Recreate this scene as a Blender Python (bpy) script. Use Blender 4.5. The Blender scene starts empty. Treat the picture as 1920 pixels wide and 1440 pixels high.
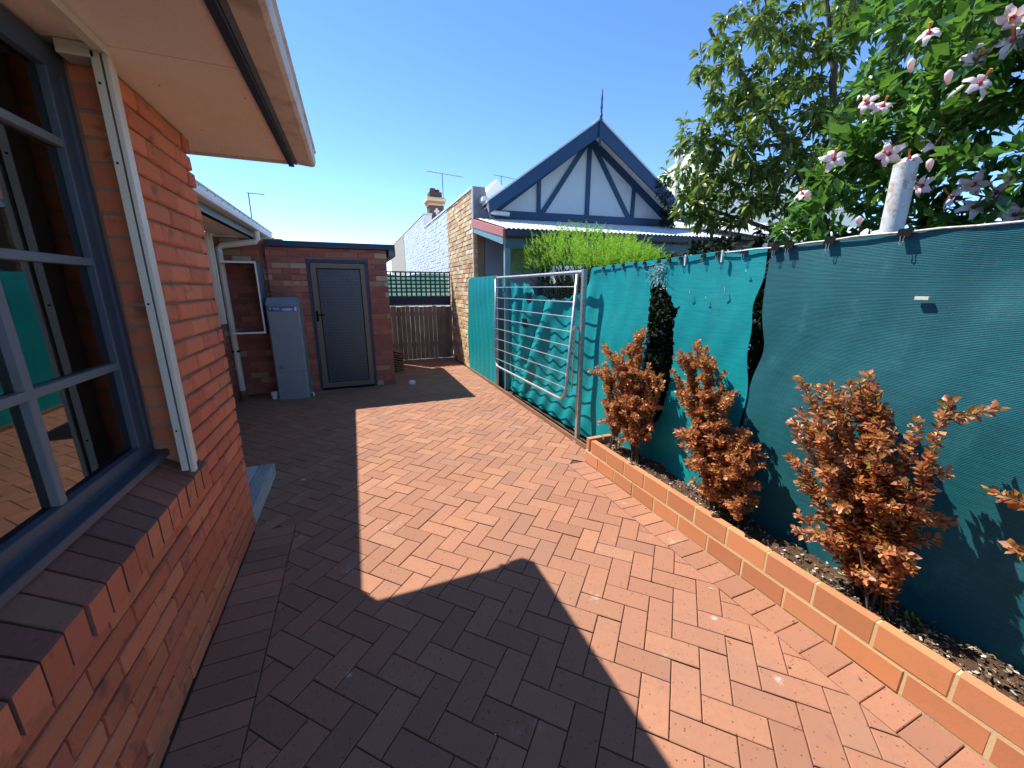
import bpy, math, random
import numpy as np
from mathutils import Vector, Matrix

random.seed(7)
RNG = np.random.default_rng(11)
scene = bpy.context.scene
COL = scene.collection

# ------------------------------------------------------------------ camera, sky, sun, exposure
F_PX, PITCH, YAW, ROLL, CAM_H = 727.09, 0.24298, 0.38227, 0.00159, 1.614
cy, sy, cp, sp = math.cos(YAW), math.sin(YAW), math.cos(PITCH), math.sin(PITCH)
FWD = Vector((sy * cp, cy * cp, -sp))
RGT = Vector((cy, -sy, 0))
UPV = RGT.cross(FWD)
R_ = RGT * math.cos(ROLL) + UPV * math.sin(ROLL)
U_ = UPV * math.cos(ROLL) - RGT * math.sin(ROLL)
cam_data = bpy.data.cameras.new("camera")
cam_data.sensor_width = 36.0
cam_data.lens = F_PX / 1920.0 * 36.0
cam_data.clip_start = 0.02
cam_data.clip_end = 3000
cam = bpy.data.objects.new("camera", cam_data)
COL.objects.link(cam)
mw = Matrix.Identity(4)
for i in range(3):
    mw[i][0], mw[i][1], mw[i][2] = R_[i], U_[i], -FWD[i]
mw[2][3] = CAM_H
cam.matrix_world = mw
scene.camera = cam

SUN_TO = Vector((-0.41, 0.55, 1.0)).normalized()
SUN_EL = math.asin(SUN_TO.z)
SUN_AZ = math.atan2(SUN_TO.x, SUN_TO.y)
world = bpy.data.worlds.new("World")
scene.world = world
world.use_nodes = True
wn = world.node_tree
wn.nodes.clear()
w_out = wn.nodes.new("ShaderNodeOutputWorld")
w_bg = wn.nodes.new("ShaderNodeBackground")
w_sky = wn.nodes.new("ShaderNodeTexSky")
w_sky.sky_type = 'NISHITA'
w_sky.sun_disc = False
w_sky.sun_elevation = SUN_EL
w_sky.sun_rotation = SUN_AZ
w_sky.air_density = 0.5
w_sky.altitude = 2500
w_sky.dust_density = 0.0
w_sky.ozone_density = 1.5
w_hsv = wn.nodes.new("ShaderNodeHueSaturation")
w_hsv.inputs["Saturation"].default_value = 1.3
w_tint = wn.nodes.new("ShaderNodeMix")
w_tint.data_type = 'RGBA'
w_tint.blend_type = 'MULTIPLY'
w_tint.inputs[0].default_value = 1.0
w_tint.inputs[7].default_value = (1.07, 0.92, 0.79, 1)
wn.links.new(w_sky.outputs[0], w_tint.inputs[6])
wn.links.new(w_tint.outputs[2], w_hsv.inputs["Color"])
wn.links.new(w_hsv.outputs[0], w_bg.inputs[0])
w_bg.inputs[1].default_value = 0.15
wn.links.new(w_bg.outputs[0], w_out.inputs[0])

sun_data = bpy.data.lights.new("sun", 'SUN')
sun_data.energy = 2.1
sun_data.angle = math.radians(0.5)
sun_data.color = (1.0, 0.94, 0.85)
sun = bpy.data.objects.new("sun", sun_data)
COL.objects.link(sun)
sun.rotation_euler = (-SUN_TO).to_track_quat('-Z', 'Y').to_euler()
sun.location = SUN_TO * 30

vs = scene.view_settings
vs.view_transform = 'Standard'
vs.look = 'None'
vs.gamma = 1.0
vs.exposure = 2.08
vs.use_curve_mapping = False


def to_px(p):
    d = Vector(p) - Vector((0, 0, CAM_H))
    w = d.dot(FWD)
    if w < 0.05:
        return None
    return (960 + F_PX * d.dot(R_) / w, 720 - F_PX * d.dot(U_) / w)


# ------------------------------------------------------------------ object helpers
def wloc(o):
    v = Vector((0, 0, 0))
    while o is not None:
        v += o.location
        o = o.parent
    return v


def tag(o, label=None, cat=None, group=None, kind=None):
    if label: o["label"] = label
    if cat: o["category"] = cat
    if group: o["group"] = group
    if kind: o["kind"] = kind
    return o


def thing(name, label, cat, loc=(0, 0, 0), rz=0.0, group=None):
    o = bpy.data.objects.new(name, None)
    o.empty_display_size = 0.1
    COL.objects.link(o)
    o.location = loc
    o.rotation_euler = (0, 0, rz)
    return tag(o, label, cat, group)


class MB:
    """collects verts and faces; coordinates are world (or thing-local when local=True)"""
    def __init__(s):
        s.v, s.f, s.m = [], [], []

    def add(s, vs_, fs_, mi=0):
        b = len(s.v)
        s.v += [tuple(x) for x in vs_]
        s.f += [tuple(i + b for i in f) for f in fs_]
        s.m += [mi] * len(fs_)
        return s

    def box(s, x0, x1, y0, y1, z0, z1, mi=0):
        vs_ = [(x0, y0, z0), (x1, y0, z0), (x1, y1, z0), (x0, y1, z0), (x0, y0, z1), (x1, y0, z1), (x1, y1, z1), (x0, y1, z1)]
        return s.add(vs_, [(0, 3, 2, 1), (4, 5, 6, 7), (0, 1, 5, 4), (1, 2, 6, 5), (2, 3, 7, 6), (3, 0, 4, 7)], mi)

    def prism(s, poly, axis, a0, a1, mi=0):
        """extrude a 2D polygon along an axis ('x','y','z')"""
        def P(p, a):
            return {'x': (a, p[0], p[1]), 'y': (p[0], a, p[1]), 'z': (p[0], p[1], a)}[axis]
        n = len(poly)
        vs_ = [P(p, a0) for p in poly] + [P(p, a1) for p in poly]
        fs_ = [tuple(range(n))[::-1], tuple(range(n, 2 * n))]
        fs_ += [(i, (i + 1) % n, n + (i + 1) % n, n + i) for i in range(n)]
        return s.add(vs_, fs_, mi)

    def bar(s, p, q, w, h, up=(0, 0, 1), mi=0):
        p, q = Vector(p), Vector(q)
        d = (q - p).normalized()
        a = d.cross(Vector(up))
        if a.length < 1e-4:
            a = d.cross(Vector((1, 0, 0)))
        a.normalize()
        b = a.cross(d)
        a *= w / 2
        b *= h / 2
        vs_ = [p - a - b, p + a - b, p + a + b, p - a + b, q - a - b, q + a - b, q + a + b, q - a + b]
        return s.add(vs_, [(0, 1, 2, 3), (7, 6, 5, 4), (0, 4, 5, 1), (1, 5, 6, 2), (2, 6, 7, 3), (3, 7, 4, 0)], mi)

    def tube(s, pts, r, n=8, cap=True, mi=0):
        pts = [Vector(p) for p in pts]
        rs = r if isinstance(r, (list, tuple)) else [r] * len(pts)
        b = len(s.v)
        prev = None
        for i, p in enumerate(pts):
            d = (pts[min(i + 1, len(pts) - 1)] - pts[max(i - 1, 0)]).normalized()
            if prev is None:
                a = d.cross(Vector((0, 0, 1)))
                if a.length < 0.05:
                    a = d.cross(Vector((1, 0, 0)))
            else:
                a = prev - d * prev.dot(d)
            a.normalize()
            prev = a
            c = d.cross(a)
            for k in range(n):
                t = 2 * math.pi * k / n
                s.v.append(tuple(p + (a * math.cos(t) + c * math.sin(t)) * rs[i]))
        for i in range(len(pts) - 1):
            for k in range(n):
                s.f.append((b + i * n + k, b + i * n + (k + 1) % n, b + (i + 1) * n + (k + 1) % n, b + (i + 1) * n + k))
                s.m.append(mi)
        if cap:
            s.f.append(tuple(b + k for k in range(n))[::-1]); s.m.append(mi)
            s.f.append(tuple(b + (len(pts) - 1) * n + k for k in range(n))); s.m.append(mi)
        return s

    def lathe(s, prof, c, n=20, mi=0):
        """profile of (r,z) pairs about a vertical axis through c"""
        b = len(s.v)
        for r, z in prof:
            for k in range(n):
                t = 2 * math.pi * k / n
                s.v.append((c[0] + r * math.cos(t), c[1] + r * math.sin(t), c[2] + z))
        for i in range(len(prof) - 1):
            for k in range(n):
                s.f.append((b + i * n + k, b + i * n + (k + 1) % n, b + (i + 1) * n + (k + 1) % n, b + (i + 1) * n + k))
                s.m.append(mi)
        s.f.append(tuple(b + (len(prof) - 1) * n + k for k in range(n))); s.m.append(mi)
        return s

    def build(s, name, mats, parent=None, local=False, smooth=False, bevel=0.0):
        off = Vector((0, 0, 0)) if (local or parent is None) else wloc(parent)
        me = bpy.data.meshes.new(name)
        me.from_pydata([(x - off.x, y - off.y, z - off.z) for x, y, z in s.v], [], s.f)
        if not isinstance(mats, (list, tuple)):
            mats = [mats]
        for m in mats:
            me.materials.append(m)
        if len(mats) > 1:
            me.polygons.foreach_set("material_index", s.m)
        if smooth:
            me.polygons.foreach_set("use_smooth", [True] * len(me.polygons))
        me.update()
        o = bpy.data.objects.new(name, me)
        COL.objects.link(o)
        o.parent = parent
        if bevel:
            b = o.modifiers.new("bevel", 'BEVEL')
            b.width = bevel
            b.segments = 2
            b.limit_method = 'ANGLE'
        return o


def np_mesh(name, verts, faces, mat, parent=None, smooth=False, local=False):
    """fast mesh from numpy arrays; faces (n,k) all the same size"""
    off = np.zeros(3) if (parent is None or local) else np.array(wloc(parent))
    verts = np.asarray(verts, np.float32) - off.astype(np.float32)
    faces = np.asarray(faces, np.int32)
    n, k = faces.shape
    me = bpy.data.meshes.new(name)
    me.vertices.add(len(verts))
    me.vertices.foreach_set("co", verts.ravel())
    me.loops.add(n * k)
    me.loops.foreach_set("vertex_index", faces.ravel())
    me.polygons.add(n)
    me.polygons.foreach_set("loop_start", np.arange(0, n * k, k, dtype=np.int32))
    if smooth:
        me.polygons.foreach_set("use_smooth", np.ones(n, bool))
    me.update(calc_edges=True)
    for m in (mat if isinstance(mat, (list, tuple)) else [mat]):
        me.materials.append(m)
    o = bpy.data.objects.new(name, me)
    COL.objects.link(o)
    o.parent = parent
    return o


# ------------------------------------------------------------------ materials
class NT:
    def __init__(s, name):
        s.mat = bpy.data.materials.new(name)
        s.mat.use_nodes = True
        s.t = s.mat.node_tree
        s.b = s.t.nodes["Principled BSDF"]
        s.out = s.t.nodes["Material Output"]

    def n(s, typ, **kw):
        nd = s.t.nodes.new(typ)
        for k, v in kw.items():
            setattr(nd, k, v)
        return nd

    def l(s, a, b):
        s.t.links.new(a, b)

    def pos(s, scale=(1, 1, 1)):
        g = s.n("ShaderNodeNewGeometry")
        m = s.n("ShaderNodeMapping")
        m.inputs["Scale"].default_value = scale
        s.l(g.outputs["Position"], m.inputs["Vector"])
        return m.outputs[0]

    def noise(s, scale, detail=3.0, rough=0.55, vec=None, stretch=(1, 1, 1)):
        nd = s.n("ShaderNodeTexNoise")
        nd.inputs["Scale"].default_value = scale
        nd.inputs["Detail"].default_value = detail
        nd.inputs["Roughness"].default_value = rough
        s.l(vec if vec is not None else s.pos(stretch), nd.inputs["Vector"])
        return nd.outputs["Fac"]

    def voro(s, scale, feature='F1', stretch=(1, 1, 1)):
        nd = s.n("ShaderNodeTexVoronoi")
        nd.feature = feature
        nd.inputs["Scale"].default_value = scale
        s.l(s.pos(stretch), nd.inputs["Vector"])
        return nd.outputs["Distance"]

    def ramp(s, fac, stops, interp='LINEAR'):
        nd = s.n("ShaderNodeValToRGB")
        nd.color_ramp.interpolation = interp
        el = nd.color_ramp.elements
        while len(el) < len(stops):
            el.new(0.5)
        for e, (p, c) in zip(el, stops):
            e.position = p
            e.color = (c[0], c[1], c[2], 1) if not isinstance(c, (int, float)) else (c, c, c, 1)
        s.l(fac, nd.inputs["Fac"])
        return nd.outputs["Color"]

    def mix(s, fac, a, b, mode='MIX'):
        nd = s.n("ShaderNodeMix", data_type='RGBA', blend_type=mode)
        for sock, v in ((nd.inputs[0], fac), (nd.inputs[6], a), (nd.inputs[7], b)):
            if hasattr(v, "is_linked"):
                s.l(v, sock)
            elif isinstance(v, (int, float)):
                sock.default_value = v
            else:
                sock.default_value = (v[0], v[1], v[2], 1)
        return nd.outputs[2]

    def math(s, op, a, b=None):
        nd = s.n("ShaderNodeMath", operation=op)
        for i, v in enumerate((a, b)):
            if v is None: continue
            if hasattr(v, "is_linked"):
                s.l(v, nd.inputs[i])
            else:
                nd.inputs[i].default_value = v
        return nd.outputs[0]

    def rnd(s):
        """a random number for each piece, whether it is its own object or an island of a joined mesh"""
        oi = s.n("ShaderNodeObjectInfo")
        g = s.n("ShaderNodeNewGeometry")
        return s.math('FRACT', s.math('ADD', oi.outputs["Random"], g.outputs["Random Per Island"]))

    def rnd2(s, r, k=7.31):
        return s.math('FRACT', s.math('MULTIPLY', r, k))

    def bump(s, h, strength=0.3, dist=0.01, prev=None):
        nd = s.n("ShaderNodeBump")
        nd.inputs["Strength"].default_value = strength
        nd.inputs["Distance"].default_value = dist
        s.l(h, nd.inputs["Height"])
        if prev is not None:
            s.l(prev, nd.inputs["Normal"])
        return nd.outputs[0]

    def fin(s, color=None, rough=0.8, normal=None, metal=0.0, spec=0.5):
        if color is not None:
            if hasattr(color, "is_linked"):
                s.l(color, s.b.inputs["Base Color"])
            else:
                s.b.inputs["Base Color"].default_value = (*color, 1)
        if hasattr(rough, "is_linked"):
            s.l(rough, s.b.inputs["Roughness"])
        else:
            s.b.inputs["Roughness"].default_value = rough
        s.b.inputs["Metallic"].default_value = metal
        s.b.inputs["Specular IOR Level"].default_value = spec
        if normal is not None:
            s.l(normal, s.b.inputs["Normal"])
        return s.mat


def brick_mat(name, stops, dirt=(0.06, 0.04, 0.035), dirt_amt=0.35, bump=0.5, rough=0.88, fine=60):
    t = NT(name)
    r = t.rnd()
    base = t.ramp(r, stops, 'CONSTANT')
    n1 = t.noise(fine, 4, 0.6)
    n2 = t.noise(9, 3, 0.6)
    c = t.mix(t.math('MULTIPLY', t.ramp(n1, [(0.3, 0.0), (0.75, 1.0)]), 0.30), base, t.mix(0.5, base, (0.75, 0.72, 0.68), 'MULTIPLY'))
    v = t.math('ADD', 0.86, t.math('MULTIPLY', t.rnd2(r), 0.28))
    hs = t.n("ShaderNodeHueSaturation")
    t.l(c, hs.inputs["Color"]); t.l(v, hs.inputs["Value"])
    d = t.ramp(n2, [(0.60, 0.0), (0.72, dirt_amt)])
    c = t.mix(d, hs.outputs[0], dirt)
    nb = t.bump(n1, min(1, bump * 1.4), 0.006)
    nb = t.bump(t.noise(24, 3, 0.6), bump, 0.010, nb)
    return t.fin(c, rough, nb, spec=0.3)


def painted(name, col, rough=0.5, dirt=0.15, dirt_col=(0.15, 0.11, 0.08), bump=0.08, spec=0.4):
    t = NT(name)
    n1 = t.noise(6, 5, 0.65)
    n2 = t.noise(120, 2, 0.5)
    d = t.ramp(n1, [(0.48, 0.0), (0.78, dirt)])
    c = t.mix(d, col, dirt_col)
    c = t.mix(0.10, c, t.ramp(n2, [(0.3, 0.2), (0.7, 1.0)]), 'MULTIPLY')
    return t.fin(c, rough, t.bump(n2, bump, 0.002), spec=spec)


def wood_mat(name, a, b, axis='z', rough=0.85):
    t = NT(name)
    st = {'z': (14, 14, 0.7), 'y': (14, 0.7, 14), 'x': (0.7, 14, 14)}[axis]
    n1 = t.noise(5, 6, 0.6, stretch=st)
    n2 = t.noise(3, 3, 0.5)
    r = t.rnd()
    c = t.ramp(n1, [(0.3, a), (0.7, b)])
    hs = t.n("ShaderNodeHueSaturation")
    t.l(c, hs.inputs["Color"])
    t.l(t.math('ADD', 0.78, t.math('MULTIPLY', r, 0.4)), hs.inputs["Value"])
    c = t.mix(t.ramp(n2, [(0.45, 0.0), (0.8, 0.5)]), hs.outputs[0], tuple(x * 0.5 for x in a))
    return t.fin(c, rough, t.bump(n1, 0.4, 0.004), spec=0.25)


def leaf_mat(name, stops, rough=0.45, trans=0.3, trans_col=(0.25, 0.4, 0.05), spec=0.5):
    t = NT(name)
    g = t.n("ShaderNodeNewGeometry")
    r = g.outputs["Random Per Island"]
    c = t.ramp(r, stops)
    hs = t.n("ShaderNodeHueSaturation")
    t.l(c, hs.inputs["Color"])
    t.l(t.math('ADD', 0.75, t.math('MULTIPLY', t.rnd2(r, 13.7), 0.5)), hs.inputs["Value"])
    t.fin(hs.outputs[0], rough, spec=spec)
    tr = t.n("ShaderNodeBsdfTranslucent")
    t.l(t.mix(0.5, hs.outputs[0], trans_col), tr.inputs["Color"])
    mx = t.n("ShaderNodeMixShader")
    mx.inputs[0].default_value = trans
    t.l(t.b.outputs[0], mx.inputs[1]); t.l(tr.outputs[0], mx.inputs[2])
    t.l(mx.outputs[0], t.out.inputs["Surface"])
    return t.mat


SPLASH = ((1.549, 1.113, 0.018), (1.536, 0.779, 0.022), (-0.156, 1.481, 0.018), (-0.53, 3.52, 0.03))


def paver_mat():
    t = NT("terracotta_paver")
    r = t.rnd()
    base = t.ramp(r, [(0.0, (0.323, 0.155, 0.093)), (0.25, (0.353, 0.170, 0.101)), (0.5, (0.314, 0.150, 0.091)), (0.72, (0.361, 0.174, 0.101)),
                      (0.86, (0.288, 0.144, 0.091)), (0.93, (0.344, 0.178, 0.107))], 'CONSTANT')
    hs = t.n("ShaderNodeHueSaturation")
    t.l(base, hs.inputs["Color"])
    t.l(t.math('ADD', 0.90, t.math('MULTIPLY', t.rnd2(r), 0.2)), hs.inputs["Value"])
    n1 = t.noise(42, 5, 0.65)
    c = t.mix(t.ramp(n1, [(0.35, 0.0), (0.75, 0.45)]), hs.outputs[0], (0.27, 0.125, 0.085))
    # small dark pits
    vd = t.voro(52)
    sel = t.noise(38, 1, 0.5)
    pit = t.math('MULTIPLY', t.ramp(vd, [(0.11, 1.0), (0.21, 0.0)]), t.ramp(sel, [(0.47, 0.0), (0.53, 1.0)]))
    c = t.mix(t.math('MULTIPLY', pit, 0.85), c, (0.06, 0.03, 0.025))
    # broad weathering and pale droppings
    n3 = t.noise(1.6, 4, 0.6)
    c = t.mix(t.ramp(n3, [(0.46, 0.0), (0.72, 0.5)]), c, (0.26, 0.145, 0.105))
    n7 = t.noise(11, 5, 0.7)
    c = t.mix(t.ramp(n7, [(0.60, 0.0), (0.74, 0.4)]), c, (0.17, 0.095, 0.075))
    n4 = t.noise(3.1, 2, 0.5)
    n5 = t.noise(34, 4, 0.7)
    bl = t.math('MULTIPLY', t.ramp(n4, [(0.66, 0.0), (0.72, 1.0)]), t.ramp(n5, [(0.45, 0.0), (0.65, 0.6)]))
    c = t.mix(bl, c, (0.55, 0.45, 0.38))
    # pale splashes where something was spilt
    gpos = t.n("ShaderNodeNewGeometry").outputs["Position"]
    for (sx, sy0, rad) in SPLASH:
        vm = t.n("ShaderNodeVectorMath", operation='DISTANCE')
        t.l(gpos, vm.inputs[0]); vm.inputs[1].default_value = (sx, sy0, 0)
        dn = t.math('ADD', vm.outputs["Value"], t.math('MULTIPLY', n5, rad * 2.2))
        c = t.mix(t.ramp(dn, [(rad * 1.15, 0.75), (rad * 2.0, 0.0)]), c, (0.62, 0.56, 0.50))
    nb = t.bump(n1, 0.25, 0.003)
    nb = t.bump(t.math('SUBTRACT', 1.0, pit), 0.5, 0.002, nb)
    return t.fin(c, 0.86, nb, spec=0.25)


def cloth_mat(name, col, col2, rib, trans=0.22):
    t = NT(name)
    g = t.n("ShaderNodeNewGeometry")
    sep = t.n("ShaderNodeSeparateXYZ")
    t.l(g.outputs["Position"], sep.inputs[0])
    w = t.math('SINE', t.math('MULTIPLY', sep.outputs["Z"], 2 * math.pi / 0.0065))
    n1 = t.noise(16, 5, 0.7, stretch=(1, 0.5, 14))
    n2 = t.noise(1.8, 5, 0.65)
    n3 = t.noise(150, 2, 0.6, stretch=(1, 1, 2))
    c = t.mix(t.ramp(n2, [(0.3, 0.0), (0.75, 1.0)]), col, col2)
    c = t.mix(t.math('MULTIPLY', t.ramp(w, [(0.0, 0.0), (0.45, 1.0)]), rib), c, t.mix(1.0, c, (0.35, 0.42, 0.45), 'MULTIPLY'))
    c = t.mix(t.ramp(n1, [(0.38, 0.0), (0.68, 0.75)]), c, t.mix(1.0, c, (0.42, 0.56, 0.60), 'MULTIPLY'))
    n6 = t.noise(4.5, 5, 0.7, stretch=(1, 1.2, 0.6))
    c = t.mix(t.ramp(n6, [(0.55, 0.0), (0.80, 0.22)]), c, (0.14, 0.42, 0.44))
    # pale worn threads
    wear = t.math('MULTIPLY', t.ramp(n3, [(0.68, 0.0), (0.76, 0.40)]), t.ramp(t.noise(2.3, 2, 0.5), [(0.42, 0.0), (0.62, 1.0)]))
    c = t.mix(wear, c, (0.45, 0.62, 0.62))
    hgt = t.math('ADD', t.math('MULTIPLY', w, 0.5), n3)
    t.fin(c, 0.55, t.bump(hgt, 0.35, 0.002), spec=0.35)
    tr = t.n("ShaderNodeBsdfTranslucent")
    t.l(c, tr.inputs["Color"])
    mx = t.n("ShaderNodeMixShader")
    mx.inputs[0].default_value = trans
    t.l(t.b.outputs[0], mx.inputs[1]); t.l(tr.outputs[0], mx.inputs[2])
    t.l(mx.outputs[0], t.out.inputs["Surface"])
    return t.mat


def soil_mat():
    t = NT("garden_soil")
    n1 = t.noise(38, 6, 0.7)
    n2 = t.noise(5, 3, 0.6)
    c = t.ramp(n1, [(0.3, (0.035, 0.020, 0.013)), (0.6, (0.11, 0.066, 0.042)), (0.8, (0.20, 0.14, 0.10))])
    c = t.mix(t.ramp(n2, [(0.4, 0.0), (0.7, 0.6)]), c, (0.10, 0.055, 0.035))
    return t.fin(c, 0.95, t.bump(n1, 0.8, 0.02), spec=0.2)


def steel_mat():
    t = NT("galvanised_steel")
    n1 = t.noise(25, 4, 0.6)
    c = t.ramp(n1, [(0.35, (0.34, 0.35, 0.36)), (0.7, (0.52, 0.53, 0.54))])
    c = t.mix(t.ramp(t.noise(9, 4, 0.7), [(0.62, 0.0), (0.75, 0.6)]), c, (0.20, 0.12, 0.08))
    return t.fin(c, 0.42, t.bump(n1, 0.1, 0.002), metal=0.65)


def rusty_pipe_mat():
    t = NT("rusty_painted_pipe")
    n1 = t.noise(38, 6, 0.75)
    n2 = t.noise(7, 3, 0.6)
    c = t.mix(t.ramp(t.math('ADD', n1, t.math('MULTIPLY', n2, 0.35)), [(0.68, 0.0), (0.80, 0.85)]), (0.56, 0.60, 0.60), (0.40, 0.26, 0.14))
    return t.fin(c, 0.6, t.bump(n1, 0.25, 0.003))


def glass_mat():
    t = NT("window_glass")
    fr = t.n("ShaderNodeFresnel")
    fr.inputs["IOR"].default_value = 1.95
    tr = t.n("ShaderNodeBsdfTransparent")
    tr.inputs["Color"].default_value = (0.62, 0.60, 0.56, 1)
    gl = t.n("ShaderNodeBsdfGlossy")
    gl.inputs["Roughness"].default_value = 0.02
    gl.inputs["Color"].default_value = (0.95, 0.95, 0.95, 1)
    mx = t.n("ShaderNodeMixShader")
    t.l(fr.outputs[0], mx.inputs[0]); t.l(tr.outputs[0], mx.inputs[1]); t.l(gl.outputs[0], mx.inputs[2])
    t.l(mx.outputs[0], t.out.inputs["Surface"])
    return t.mat


M = {}
M["paver"] = paver_mat()
M["bed"] = painted("paving_sand_bed", (0.075, 0.055, 0.042), 0.95, 0.9, (0.20, 0.16, 0.12), 0.5)
M["house_brick"] = brick_mat("house_brick", [(0.0, (0.63, 0.172, 0.080)), (0.2, (0.65, 0.188, 0.088)), (0.42, (0.61, 0.165, 0.082)), (0.6, (0.66, 0.205, 0.095)),
                                             (0.85, (0.57, 0.158, 0.088)), (0.96, (0.60, 0.22, 0.11))], dirt=(0.09, 0.06, 0.05), dirt_amt=0.55)
M["house_mortar"] = painted("house_mortar", (0.36, 0.23, 0.15), 0.95, 0.5, (0.12, 0.09, 0.07), 0.6)
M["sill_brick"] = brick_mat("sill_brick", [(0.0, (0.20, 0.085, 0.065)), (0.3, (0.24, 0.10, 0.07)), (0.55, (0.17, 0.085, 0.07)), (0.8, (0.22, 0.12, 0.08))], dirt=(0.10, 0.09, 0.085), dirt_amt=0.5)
M["shed_brick"] = brick_mat("shed_brick", [(0.0, (0.38, 0.115, 0.080)), (0.2, (0.44, 0.140, 0.092)), (0.4, (0.33, 0.105, 0.080)), (0.62, (0.40, 0.125, 0.086)),
                                           (0.90, (0.44, 0.21, 0.13)), (0.955, (0.52, 0.37, 0.25))], dirt_amt=0.5)
M["shed_mortar"] = painted("shed_mortar", (0.26, 0.16, 0.12), 0.95, 0.5, (0.09, 0.06, 0.05), 0.5)
M["cream_brick"] = brick_mat("cream_brick", [(0.0, (0.66, 0.49, 0.26)), (0.2, (0.60, 0.39, 0.22)), (0.36, (0.70, 0.54, 0.31)), (0.54, (0.58, 0.33, 0.18)),
                                             (0.68, (0.73, 0.60, 0.38)), (0.84, (0.63, 0.45, 0.23)), (0.95, (0.52, 0.22, 0.13))], dirt=(0.26, 0.17, 0.10), dirt_amt=0.45, bump=0.8)
M["cream_mortar"] = painted("cream_mortar", (0.33, 0.24, 0.15), 0.95, 0.5, (0.1, 0.08, 0.05), 0.5)
M["white_brick"] = painted("white_painted_brick", (0.62, 0.69, 0.72), 0.75, 0.3, (0.48, 0.52, 0.52), 0.4)
M["render"] = painted("grey_cement_render", (0.42, 0.38, 0.32), 0.9, 0.5, (0.28, 0.25, 0.21), 0.5)
M["dark_render"] = painted("stained_parapet_render", (0.22, 0.23, 0.25), 0.9, 0.6, (0.09, 0.10, 0.12), 0.5)
M["planter_brick"] = brick_mat("planter_brick", [(0.0, (0.52, 0.215, 0.095)), (0.3, (0.56, 0.235, 0.105)), (0.6, (0.49, 0.20, 0.095)), (0.85, (0.55, 0.245, 0.12))],
                               dirt=(0.36, 0.17, 0.09), dirt_amt=0.3, bump=0.07, fine=90)
M["planter_mortar"] = painted("planter_mortar", (0.60, 0.46, 0.24), 0.95, 0.4, (0.36, 0.27, 0.15), 0.5)
M["soffit"] = painted("cream_soffit_paint", (0.86, 0.76, 0.64), 0.7, 0.12, (0.40, 0.30, 0.22), 0.1)
M["cream"] = painted("cream_metal", (0.72, 0.66, 0.56), 0.45, 0.2, (0.38, 0.28, 0.20), 0.05)
M["gutter"] = painted("stained_cream_gutter", (0.72, 0.64, 0.54), 0.5, 0.75, (0.22, 0.15, 0.10), 0.1)
M["white"] = painted("white_paint", (0.78, 0.78, 0.76), 0.45, 0.15, (0.35, 0.30, 0.25), 0.05)
M["navy"] = painted("navy_paint", (0.018, 0.028, 0.058), 0.45, 0.2, (0.06, 0.06, 0.07), 0.1)
M["cottage_navy"] = painted("cottage_blue_paint", (0.014, 0.058, 0.135), 0.5, 0.15, (0.03, 0.07, 0.11), 0.1)
M["slate"] = painted("blue_grey_paint", (0.13, 0.17, 0.20), 0.5, 0.2, (0.07, 0.07, 0.08), 0.1)
M["frame_blue"] = painted("window_frame_blue", (0.062, 0.080, 0.112), 0.5, 0.25, (0.13, 0.12, 0.12), 0.15)
M["muntin"] = painted("grey_blue_glazing_bar", (0.16, 0.17, 0.19), 0.5, 0.3, (0.09, 0.08, 0.07), 0.15)
M["glass"] = glass_mat()
M["curtain"] = painted("brown_curtain", (0.50, 0.235, 0.12), 0.9, 0.2, (0.25, 0.11, 0.06), 0.3)
M["dark"] = painted("shade_dark_room", (0.02, 0.02, 0.022), 0.9, 0.1, (0.01, 0.01, 0.01), 0.0)  # near-black walls carry the unlit room's shade in their colour
M["black"] = painted("black_metal", (0.007, 0.007, 0.008), 0.7, 0.1, (0.012, 0.010, 0.010), 0.05, 0.03)
M["heater"] = painted("blue_grey_enamel", (0.23, 0.265, 0.29), 0.4, 0.3, (0.12, 0.12, 0.12), 0.06)
M["sticker_blue"] = painted("sticker_blue", (0.04, 0.11, 0.32), 0.35, 0.05)
M["sticker_red"] = painted("sticker_red", (0.60, 0.10, 0.10), 0.35, 0.05)
M["door_frame"] = painted("bronze_door_frame", (0.16, 0.115, 0.078), 0.4, 0.2, (0.08, 0.06, 0.05), 0.05)
M["door_mesh"] = painted("navy_security_panel", (0.012, 0.018, 0.036), 0.35, 0.15, (0.04, 0.04, 0.05), 0.1, 0.6)
M["stud"] = painted("grille_stud", (0.24, 0.28, 0.36), 0.25, 0.05)  # paler than the panel: glints on the raised studs put into the colour
M["teal"] = cloth_mat("bright_teal_shade_cloth", (0.0, 0.37, 0.405), (0.0, 0.46, 0.485), 0.18, 0.22)
M["deep_teal"] = cloth_mat("deep_teal_shade_cloth", (0.012, 0.135, 0.168), (0.016, 0.200, 0.225), 0.6, 0.12)
M["pale_teal"] = cloth_mat("frayed_teal_thread", (0.25, 0.62, 0.64), (0.45, 0.74, 0.75), 0.1, 0.3)
M["green_cloth"] = cloth_mat("faded_green_cloth", (0.10, 0.32, 0.27), (0.42, 0.55, 0.46), 0.1, 0.5)
M["steel"] = steel_mat()
M["rusty_pipe"] = rusty_pipe_mat()
M["lattice"] = painted("dark_green_lattice", (0.012, 0.045, 0.042), 0.6, 0.2, (0.03, 0.04, 0.04), 0.1)
M["lattice_board"] = painted("dark_blue_board", (0.010, 0.024, 0.050), 0.6, 0.2, (0.02, 0.03, 0.04), 0.1)
M["paling"] = wood_mat("weathered_paling", (0.15, 0.105, 0.08), (0.29, 0.215, 0.17))
M["grey_paling"] = wood_mat("silvered_paling", (0.22, 0.21, 0.20), (0.42, 0.41, 0.39))
M["edging"] = wood_mat("timber_edging", (0.20, 0.11, 0.06), (0.36, 0.20, 0.11), 'y')
M["step"] = wood_mat("grey_step", (0.34, 0.33, 0.31), (0.54, 0.52, 0.49), 'y')
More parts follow.
